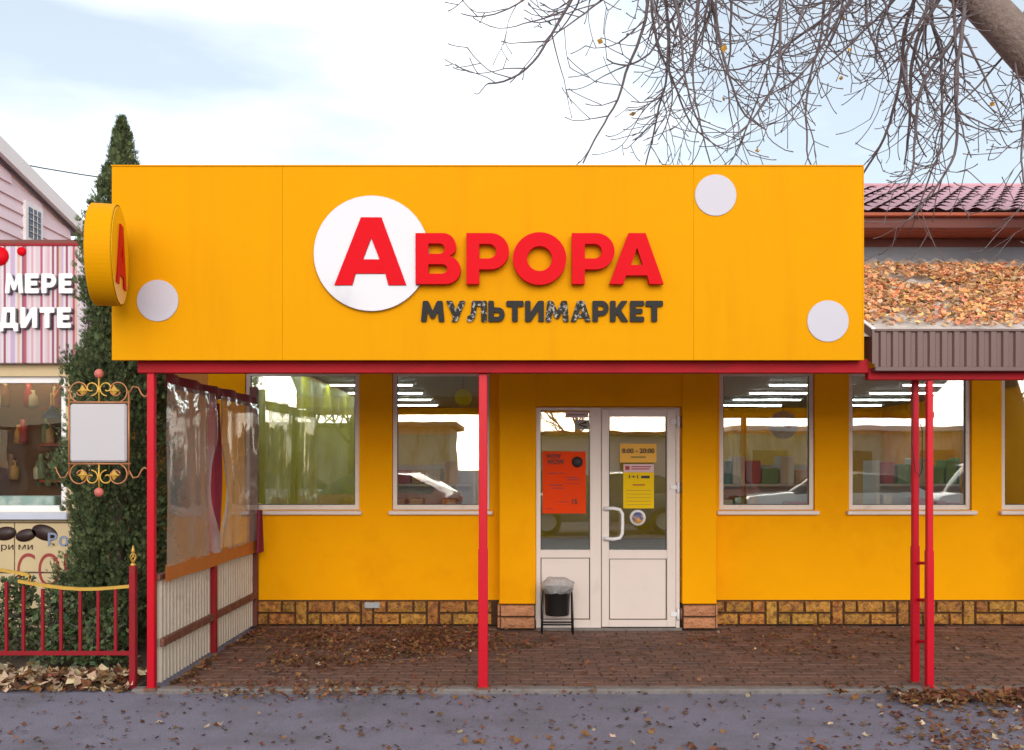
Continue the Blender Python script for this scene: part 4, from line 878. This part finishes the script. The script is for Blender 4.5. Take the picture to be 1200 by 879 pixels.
def porchleaf(r):
    x = r.uniform(XP0 + .02, 4.9); y = r.uniform(6.68, 9.1)
    if y > DE - .08 and ex0 - .08 < x < ex1 + .08: return None
    px = CX + x * F / y; py = CY + H * F / y
    g = lambda cx, cy, sx, sy: math.exp(-((px - cx) / sx) ** 2 - ((py - cy) / sy) ** 2)
    w_ = 1.3 * g(455, 752, 95, 15) + .55 * g(370, 780, 60, 14) + .5 * g(560, 752, 60, 9) + .25 * g(880, 752, 80, 7) + .25 * g(1010, 742, 90, 7) + .14 * g(980, 765, 90, 8)
    w_ += .9 * math.exp(-((x - XP0 - .05) / .08) ** 2) + .18 * math.exp(-((DW - y) / .12) ** 2) + .02
    w_ *= (.75 + 1.3 * dens(x, y, 1.8, 5))
    if r.random() > w_: return None
    return ((x, y, .004 + r.uniform(0, .012)), r.uniform(.025, .06), jup(r))
def kerbleaf(r):
    x = r.uniform(-2.3, .6); y = r.gauss(6.54, .10)
    if r.random() > .25 + .5 * math.exp(-((x + 1.2) / .6) ** 2) + .7 * dens(x, y, 2, 8): return None
    return ((x, y, ZA + .012 + (.034 if y > 6.555 else r.uniform(0, .03))), r.uniform(.02, .05), jup(r, .4))
def rightkerb(r):
    x = r.uniform(2.2, 4.9); y = 6.36 + r.gauss(0, .09) - max(0, (2.75 - x)) * -.25
    if r.random() > .3 + dens(x, y, 2, 1) + min(.5, max(0, (x - 2.4))): return None
    return ((x, min(y, 6.41) if y < 6.5 else y, ZA + .01 + r.uniform(0, .035) if y < 6.42 else .012), r.uniform(.035, .08), jup(r, .4))
def roadleaf(r):
    x = r.uniform(-4.5, 4.5); y = r.uniform(4.6, 6.5)
    px = CX + x * F / y; py = CY + H * F / y
    g = lambda cx, cy, sx, sy: math.exp(-((px - cx) / sx) ** 2 - ((py - cy) / sy) ** 2)
    w_ = .9 * g(1150, 850, 90, 28) + .5 * g(1060, 875, 120, 12) + .35 * g(690, 866, 60, 8) + .3 * g(560, 858, 30, 8) + .3 * g(840, 876, 60, 8) + .028
    w_ *= (.6 + 1.5 * max(0, dens(x, y, 2.2, 6) + .25))
    if r.random() > w_: return None
    return ((x, y, ZA + .006 + r.uniform(0, .008)), r.uniform(.02, .055), jup(r, .2))
def bedleaf(r):
    x = r.uniform(-4.8, -2.66); y = 6.6 + abs(r.gauss(0, .28))
    return ((x, y, (.012 if y > 6.66 else ZA + .01) + r.uniform(0, .06) * math.exp(-((y - 6.75) / .15) ** 2)), r.uniform(.05, .1), jup(r, .4))
scatter('ground_leaf_litter', M['leaf'], [(2400, porchleaf), (380, kerbleaf), (1000, rightkerb), (900, roadleaf), (500, bedleaf)], 'brown fallen leaves strewn over the porch, kerb and road')
scatter('pale_ground_leaf_litter', M['leafpale'], [(60, porchleaf), (18, kerbleaf), (50, rightkerb), (110, roadleaf), (420, bedleaf)], 'pale fallen leaves scattered over the porch, kerb and road')

M['leafdark'] = mat('rotten_leaf', (.075, .042, .03), .8, .25, 30, island=.5, hue=.02)
def roadbits(r):
    x = r.uniform(-4.5, 4.5); y = r.uniform(4.7, 6.6)
    if r.random() > .25 + 1.2 * max(0, dens(x, y * 2.5, 1.5, 9)): return None
    return ((x, y, ZA + .005 + r.uniform(0, .004)), r.uniform(.012, .045), jup(r, .1))
def porchbits(r):
    x = r.uniform(XP0 + .05, 4.9); y = r.uniform(6.7, 8.85)
    if r.random() > .2 + 1.2 * max(0, dens(x, y * 2, 1.5, 4)): return None
    return ((x, y, .004), r.uniform(.012, .04), jup(r, .1))
scatter('rotten_leaf_litter', M['leafdark'], [(900, roadbits), (700, porchbits)], 'small dark rotten leaf scraps on the road and porch floor')
# ------------------------------------------------------------------ thuja
th_ = thing('thuja_tree', 'tall narrow dark green thuja behind the scrollwork sign', 'tree', (PX(137, 8.0), 8.0, 0))
tx0, ty0 = th_.location.x, 8.0
MB().tube([(tx0, ty0, -.02), (tx0 + .01, ty0, 1.5), (tx0 + .03, ty0, 3.0), (tx0 + .045, ty0, 4.4)], [.07, .05, .03, .008], 8).build('trunk', M['bark'], th_)
def tree_r(z):
    pts = [(0, .40), (.5, .46), (1.2, .47), (2.0, .45), (2.7, .43), (3.2, .37), (3.6, .27), (3.9, .155), (4.2, .07), (4.4, .02), (4.62, .005)]
    for (a, b), (c, e) in zip(pts, pts[1:]):
        if a <= z <= c: return b + (e - b) * (z - a) / (c - a)
    return .01
cr_ = MB(); r = random.Random(3)
def sprig(p, o_, s):
    side = Matrix.Rotation(r.uniform(0, 6.28), 3, o_) @ o_.orthogonal().normalized(); vs = [p]; fs = []; nn = o_.cross(side).normalized()
    for an, ln_ in ((-.6, .6), (-.28, .85), (0, 1.0), (.32, .85), (.62, .55)):
        e = o_ * math.cos(an) + side * math.sin(an); f_ = e.cross(nn).normalized(); w_ = s * .06
        k = len(vs); m_ = p + e * s * ln_ * .55; vs += [m_ + f_ * w_, p + e * s * ln_ + nn * s * .06, m_ - f_ * w_]; fs.append((0, k, k + 1, k + 2))
    cr_.add(vs, fs)
for i in range(3000):                                   # upright plumes of flat sprays
    z = r.uniform(.02, 4.42) if r.random() < .6 else 4.42 * (1 - math.sqrt(r.random()))
    a = r.uniform(0, 6.283)
    lump = .82 + .5 * noise.noise((math.cos(a) * 1.5, math.sin(a) * 1.5, z * 1.7)) + .3 * noise.noise((math.cos(a) * 4, math.sin(a) * 4, z * 5))
    rad = .9 * tree_r(z) * lump * (.45 + .55 * r.random() ** .5)
    p = Vector((tx0 + .045 * z / 4.5 + rad * math.cos(a), ty0 + rad * math.sin(a), z))
    tl_ = r.uniform(.1, 1.0) * max(.22, 1 - z / 5.2); ax = Vector((math.cos(a) * tl_, math.sin(a) * tl_, 1)).normalized(); ln_ = r.uniform(.12, .3) * (1 if z < 3.4 else max(.3, 1 - (z - 3.4) * .7))
    for k in range(15):
        t = r.random(); q_ = p + ax * ln_ * t + Vector((r.gauss(0, .03), r.gauss(0, .03), 0)) * (1.3 - t) * min(1, .25 + (4.6 - z))
        o_ = (ax + Vector((r.gauss(0, .5), r.gauss(0, .5), r.gauss(0, .25)))).normalized(); sprig(q_, o_, r.uniform(.03, .08) * (1.15 - .5 * t))
cr_.build('crown', M['thuja'], th_)
def shrub(x, y, h_, w_, label, n_=900, m=None):
    t = thing('shrub', label, 'shrub', (x, y, 0), 'shrubs behind the iron fence'); r = random.Random(int(x * 100)); mb = MB()
    for i in range(6): mb.tube([(x, y, -.01), (x + r.gauss(0, w_ * .3), y + r.gauss(0, w_ * .25), h_ * .5), (x + r.gauss(0, w_ * .6), y + r.gauss(0, w_ * .5), h_ * .9)], [.008, .005, .002], 5)
    mb.build('stem', M['twig'], t); mb = MB()
    for i in range(n_):
        u = r.random(); a = r.uniform(0, 6.28); rad = w_ * math.sqrt(r.random()) * (1 - .5 * u) * (.8 + .5 * noise.noise((math.cos(a) * 2 + x, math.sin(a) * 2, u * 4)))
        leaf(mb, (x + rad * math.cos(a), y + rad * math.sin(a), .03 + h_ * u), r.uniform(.03, .06), (r.gauss(0, .7), r.gauss(-.4, .7), .6), r)
    mb.build('foliage', m or M['shrub'], t)
shrub(PX(20, 7.6), 7.6, .62, .34, 'leafy green shrub behind the iron fence below the coffee print')
shrub(PX(72, 7.3), 7.3, .6, .26, 'leafy green shrub behind the iron fence in front of the thuja')
shrub(PX(122, 7.15), 7.15, .42, .26, 'low green shrub at the foot of the thuja', 700)
shrub(PX(-45, 7.6), 7.6, .6, .35, 'leafy green shrub at the far end of the iron fence')

# ------------------------------------------------------------------ walnut tree on the right
wt = thing('walnut_tree', 'bare walnut tree leaning over the roof with drooping twigs', 'tree', (5.75, 7.95, ZA))
limb = [(5.75, 7.95, ZA - .02), (5.62, 7.9, 1.6), (5.2, 7.85, 3.2), (4.72, 7.8, 4.36), (4.2, 7.8, 5.0), (3.62, 7.78, 5.56), (2.8, 7.75, 6.1), (2.0, 7.72, 6.4), (1.4, 7.65, 6.5), (.95, 7.6, 6.4)]
lr = [.30, .25, .21, .175, .16, .14, .11, .08, .05, .02]
def smooth(pts, rs, k=6):
    o = []; q_ = []
    for i in range(len(pts) - 1):
        p0, p1, p2, p3 = [Vector(pts[max(0, min(len(pts) - 1, i + j))]) for j in (-1, 0, 1, 2)]
        for s in range(k):
            t = s / k; o.append(.5 * ((2 * p1) + (p2 - p0) * t + (2 * p0 - 5 * p1 + 4 * p2 - p3) * t * t + (3 * p1 - p0 - 3 * p2 + p3) * t ** 3)); q_.append(rs[i] + (rs[i + 1] - rs[i]) * t)
    o.append(Vector(pts[-1])); q_.append(rs[-1]); return o, q_
lp, lrr = smooth(limb, lr)
MB().tube(lp, lrr, 14).build('trunk', M['bark'], wt)
tw = MB(); wl = MB(); r = random.Random(21)
def branch(p, dirv, length, r0, level, droop, curl):
    p = Vector(p); d_ = Vector(dirv).normalized(); n_ = max(4, int(length / (.07 if level < 2 else .035))); st = length / n_
    pts = [p.copy()]; rs = [r0]
    for i in range(n_):
        t = (i + 1) / n_
        g = -droop * (1 - t * 1.3) + curl * max(0, t - .55) * 2.2
        d_ = (d_ + Vector((r.gauss(0, .13), r.gauss(0, .1), r.gauss(0, .1) + g)) * (st / .1)).normalized()
        p = p + d_ * st; pts.append(p.copy()); rs.append(max(.0036, r0 * (1 - .7 * t)))
        if level < 3 and i > n_ * .15:
            pr = (.46, .24, .05)[level]
            if r.random() < pr:
                s_ = Vector((r.gauss(0, 1), r.gauss(0, .8), r.gauss(0, .6))); s_ = (s_ - d_ * s_.dot(d_)).normalized()
                nd = (d_ * .75 + s_ * .8).normalized()
                ln = (r.uniform(.35, .9), r.uniform(.14, .4), r.uniform(.06, .13))[level] * (1.15 - .5 * t)
                branch(p, nd, ln, max(.0044, rs[-1] * .68), level + 1, droop * .35, (.35, .4, .4)[level])
    rs[-1] = max(rs[-1], .0046)
    tw.tube(pts, rs, 6 if level == 0 else 4, caps=False)
    if level >= 1 and r.random() < .012: leaf(wl, pts[-1] - Vector((0, 0, .03)), r.uniform(.04, .07), (r.gauss(0, 1), r.gauss(0, 1), .3), r)
scaf = []
for (st, off) in ((5, [(-.6, -.35, .55), (-1.3, -.45, .75), (-2.0, -.4, .8), (-2.5, -.3, .6)]), (6, [(-.5, .4, .4), (-1.1, .7, .55), (-1.8, .8, .4)]), (5, [(.0, .4, .6), (-.2, .9, 1.0), (-.8, 1.2, 1.2)]), (4, [(.3, .3, .6), (.5, .2, 1.2), (.2, .0, 1.7)])):
    b0 = Vector(limb[st]); pts, rs = smooth([b0] + [b0 + Vector(o_) for o_ in off], [lr[st] * .5] + [lr[st] * .5 * (1 - .28 * (k + 1)) for k in range(len(off))])
    tw.tube(pts, rs, 8); scaf.append(pts)
starts = [p for p in lp[26:]] + [p for s_ in scaf for p in s_[4:]]
starts = [p for p in starts if p.z > 5.3 and p.x > 1.15]
for i in range(50):
    p = r.choice(starts); px = CX + p.x * F / p.y
    lean = -.12 if px < 900 else -.42 if px < 1030 else -.2
    dv = Vector((r.gauss(lean, .34), r.gauss(0, .3), -r.uniform(.35, .9)))
    branch(p, dv, r.uniform(1.5, 2.6), r.uniform(.013, .022), 0, .15, .17)
for p in lp[25:32:2]: branch(p, (r.gauss(-.6, .4), r.gauss(.2, .3), r.uniform(-.9, .2)), r.uniform(.7, 1.3), .012, 0, .14, .2)
for p in (lp[17], lp[19], lp[21]): branch(p, (r.uniform(-.6, .1), r.gauss(-.1, .3), -.6), r.uniform(.9, 1.4), .012, 0, .1, .25)
tw.build('branches', M['twig'], wt)
wl.build('last_leaves', mat('yellow_leaf', (.55, .3, .04), .6, .2, 9, island=.3, trans=.3), wt)

# ------------------------------------------------------------------ the far side of the street, seen in the window panes
def car(x, y, rz, m, label, kind='hatch'):
    t = thing('parked_car', label, 'car', (x, y, ZA), 'cars parked across the street'); t.rotation_euler = (0, 0, rz)
    tall = 1.9 if kind == 'van' else 1.45
    st = [(-2.1, .78, .5, .70, .72), (-1.95, .84, .3, .82, .85), (-1.5, .86, .3, .86, .92), (-.95, .87, .3, .90, .96 if kind != 'van' else 1.6), (-.3, .87, .3, .93, tall - .06), (.5, .87, .3, .94, tall), (1.3, .87, .3, .95, tall - .05), (1.85, .85, .3, .95, 1.1 if kind != 'van' else tall - .12), (2.05, .82, .34, .9, .97 if kind != 'van' else 1.3), (2.1, .78, .5, .8, .82)]
    vs = []; n_ = 9
    for X, w_, zb0, belt, top in st:
        cab = top > belt + .2; rw = w_ * (.72 if cab else .8)
        for sgn in (1,): pass
        prof = [(-w_ * .9, zb0), (-w_, .55), (-w_ * .97, belt), (-rw, top - (.05 if cab else .02)), (0, top), (rw, top - (.05 if cab else .02)), (w_ * .97, belt), (w_, .55), (w_ * .9, zb0)]
        vs += [(X, a, b) for a, b in prof]
    fs = []; gl = []
    for i in range(len(st) - 1):
        for k in range(n_ - 1):
            f = (i * n_ + k, i * n_ + k + 1, (i + 1) * n_ + k + 1, (i + 1) * n_ + k); cab = st[i][4] > st[i][3] + .2 or st[i + 1][4] > st[i + 1][3] + .2
            (gl if cab and (k in (2, 5) or (k in (3, 4) and abs(st[i][4] - st[i + 1][4]) > .3)) else fs).append(f)
    fs += [tuple(range(n_)), tuple((len(st) - 1) * n_ + k for k in range(n_))]
    for nm, ff, mm in (('body', fs, m), ('windows', gl, M['carglass'])):
        me = bpy.data.meshes.new(nm); me.from_pydata(vs, [], ff); bm = bmesh.new(); bm.from_mesh(me); bmesh.ops.delete(bm, geom=[v for v in bm.verts if not v.link_faces], context='VERTS'); bmesh.ops.recalc_face_normals(bm, faces=bm.faces[:]); bm.to_mesh(me); bm.free()
        me.polygons.foreach_set('use_smooth', [True] * len(me.polygons)); me.materials.append(mm); o = bpy.data.objects.new(nm, me); COL.objects.link(o); o.parent = t
    for X in (-1.35, 1.35):
        for s in (-1, 1):
            o = bpy.data.objects.new('wheel', WM); COL.objects.link(o); o.parent = t; o.location = (X, s * .78, .31)
            k = bpy.data.objects.new('rim', RM); COL.objects.link(k); k.parent = o; k.rotation_euler = (0, 0, 0 if s < 0 else math.pi)
    for s in (-1, 1):
        o = bpy.data.objects.new('headlight', HM); COL.objects.link(o); o.parent = t; o.location = (-2.07, s * .6, .68)
        o = bpy.data.objects.new('tail_light', TM); COL.objects.link(o); o.parent = t; o.location = (2.07, s * .66, .78)
    return t
WM = MB().lathe((0, 0, 0), [(.2, -.1), (.3, -.1), (.315, -.07), (.315, .07), (.3, .1), (.2, .1)], 24, 'Y', caps=False).mesh('wheel'); WM.materials.append(M['rubber'])
RM = MB().lathe((0, 0, 0), [(.0, .08), (.06, .09), (.19, .07), (.2, .1)], 20, 'Y', caps=False).mesh('rim'); RM.materials.append(M['steel'])
HM = MB().bev(-.05, .05, -.15, .15, -.06, .06, b=.03).mesh('headlight'); HM.materials.append(M['white'])
TM = MB().bev(-.05, .05, -.1, .1, -.08, .08, b=.03).mesh('tail_light'); TM.materials.append(M['letter'])
car(-3.4, -3.6, R(12), M['carred'], 'red hatchback parked across the street')
car(2.0, -4.2, R(-8), M['carblue'], 'blue grey hatchback parked across the street')
car(7.6, -4.2, R(6), M['carwhite'], 'white car parked across the street beside the white van')
car(12.4, -5.4, R(-4), M['carwhite'], 'tall white van parked across the street', 'van')
car(-9.2, -6.2, R(3), M['carblue'], 'blue grey hatchback parked across the street in front of the long low garages')
car(-6.2, -8.6, R(175), M['carwhite'], 'white hatchback parked across the street beside the red hatchback')
car(4.8, -8.4, R(4), M['carred'], 'red hatchback parked across the street beside the pale kiosk')
def kiosk(x0, x1, y0, y1, h_, m, mr, label):
    t = thing('kiosk', label, 'kiosk', ((x0 + x1) / 2, (y0 + y1) / 2, ZA))
    box('wall', m, t, x0, x1, y0, y1, ZA, h_); box('roof', mr, t, x0 - .25, x1 + .25, y0 - .25, y1 + .4, h_ + .003, h_ + .16, b=.02)
    k = x0 + .5
    while k < x1 - 1.2:
        o = box('door', M['brown_sheet'], t, k, k + 1.1, y1 + .002, y1 + .04, ZA + .02, 2.0); k += 2.6
kiosk(-16, -2.0, -16, -12, 2.75, M['greywall'], M['kerb'], 'long low grey garage row across the street')
kiosk(.5, 5.5, -17, -13.5, 2.5, M['pinkwall'], M['brown_sheet'], 'pale kiosk across the street')
kiosk(7.0, 24, -15, -11, 2.6, M['greywall'], M['white'], 'long low brown garage row with white roof across the street')
def bare_tree(x, y, h_, label, seed):
    t = thing('bare_tree', label, 'tree', (x, y, ZA), 'bare trees across the street'); r = random.Random(seed); mb = MB()
    mb.tube([(x, y, ZA), (x + .1, y, h_ * .3), (x + .15, y, h_ * .55)], [.2, .16, .1], 8); mb.build('trunk', M['bark'], t); mb = MB()
    def gr(p, d_, l_, rad, lv):
        pts = [p]; q_ = Vector(p)
        for i in range(5): d_ = (d_ + Vector((r.gauss(0, .15), r.gauss(0, .15), r.gauss(.05, .12)))).normalized(); q_ = q_ + d_ * l_ / 5; pts.append(q_.copy())
        mb.tube(pts, [rad * (1 - .14 * i) for i in range(6)], 4, caps=False)
        if lv < 3:
            for i in range(4): gr(pts[r.randint(2, 5)], (d_ + Vector((r.gauss(0, .6), r.gauss(0, .6), r.gauss(.1, .4)))).normalized(), l_ * .6, rad * .5, lv + 1)
    for i in range(6): gr(Vector((x + .12, y, h_ * r.uniform(.3, .55))), Vector((r.gauss(0, .7), r.gauss(0, .7), 1)).normalized(), h_ * .3, .07, 0)
    mb.build('branches', M['twig'], t)
for i, (x, y, h_) in enumerate(((-8, -19, 7), (-.6, -10.5, 7), (5.2, -10, 7.5), (2.4, -18.5, 6), (14, -9.6, 7), (-5.0, -10.8, 6))): bare_tree(x, y, h_, 'bare tree standing by the garages across the street', i)
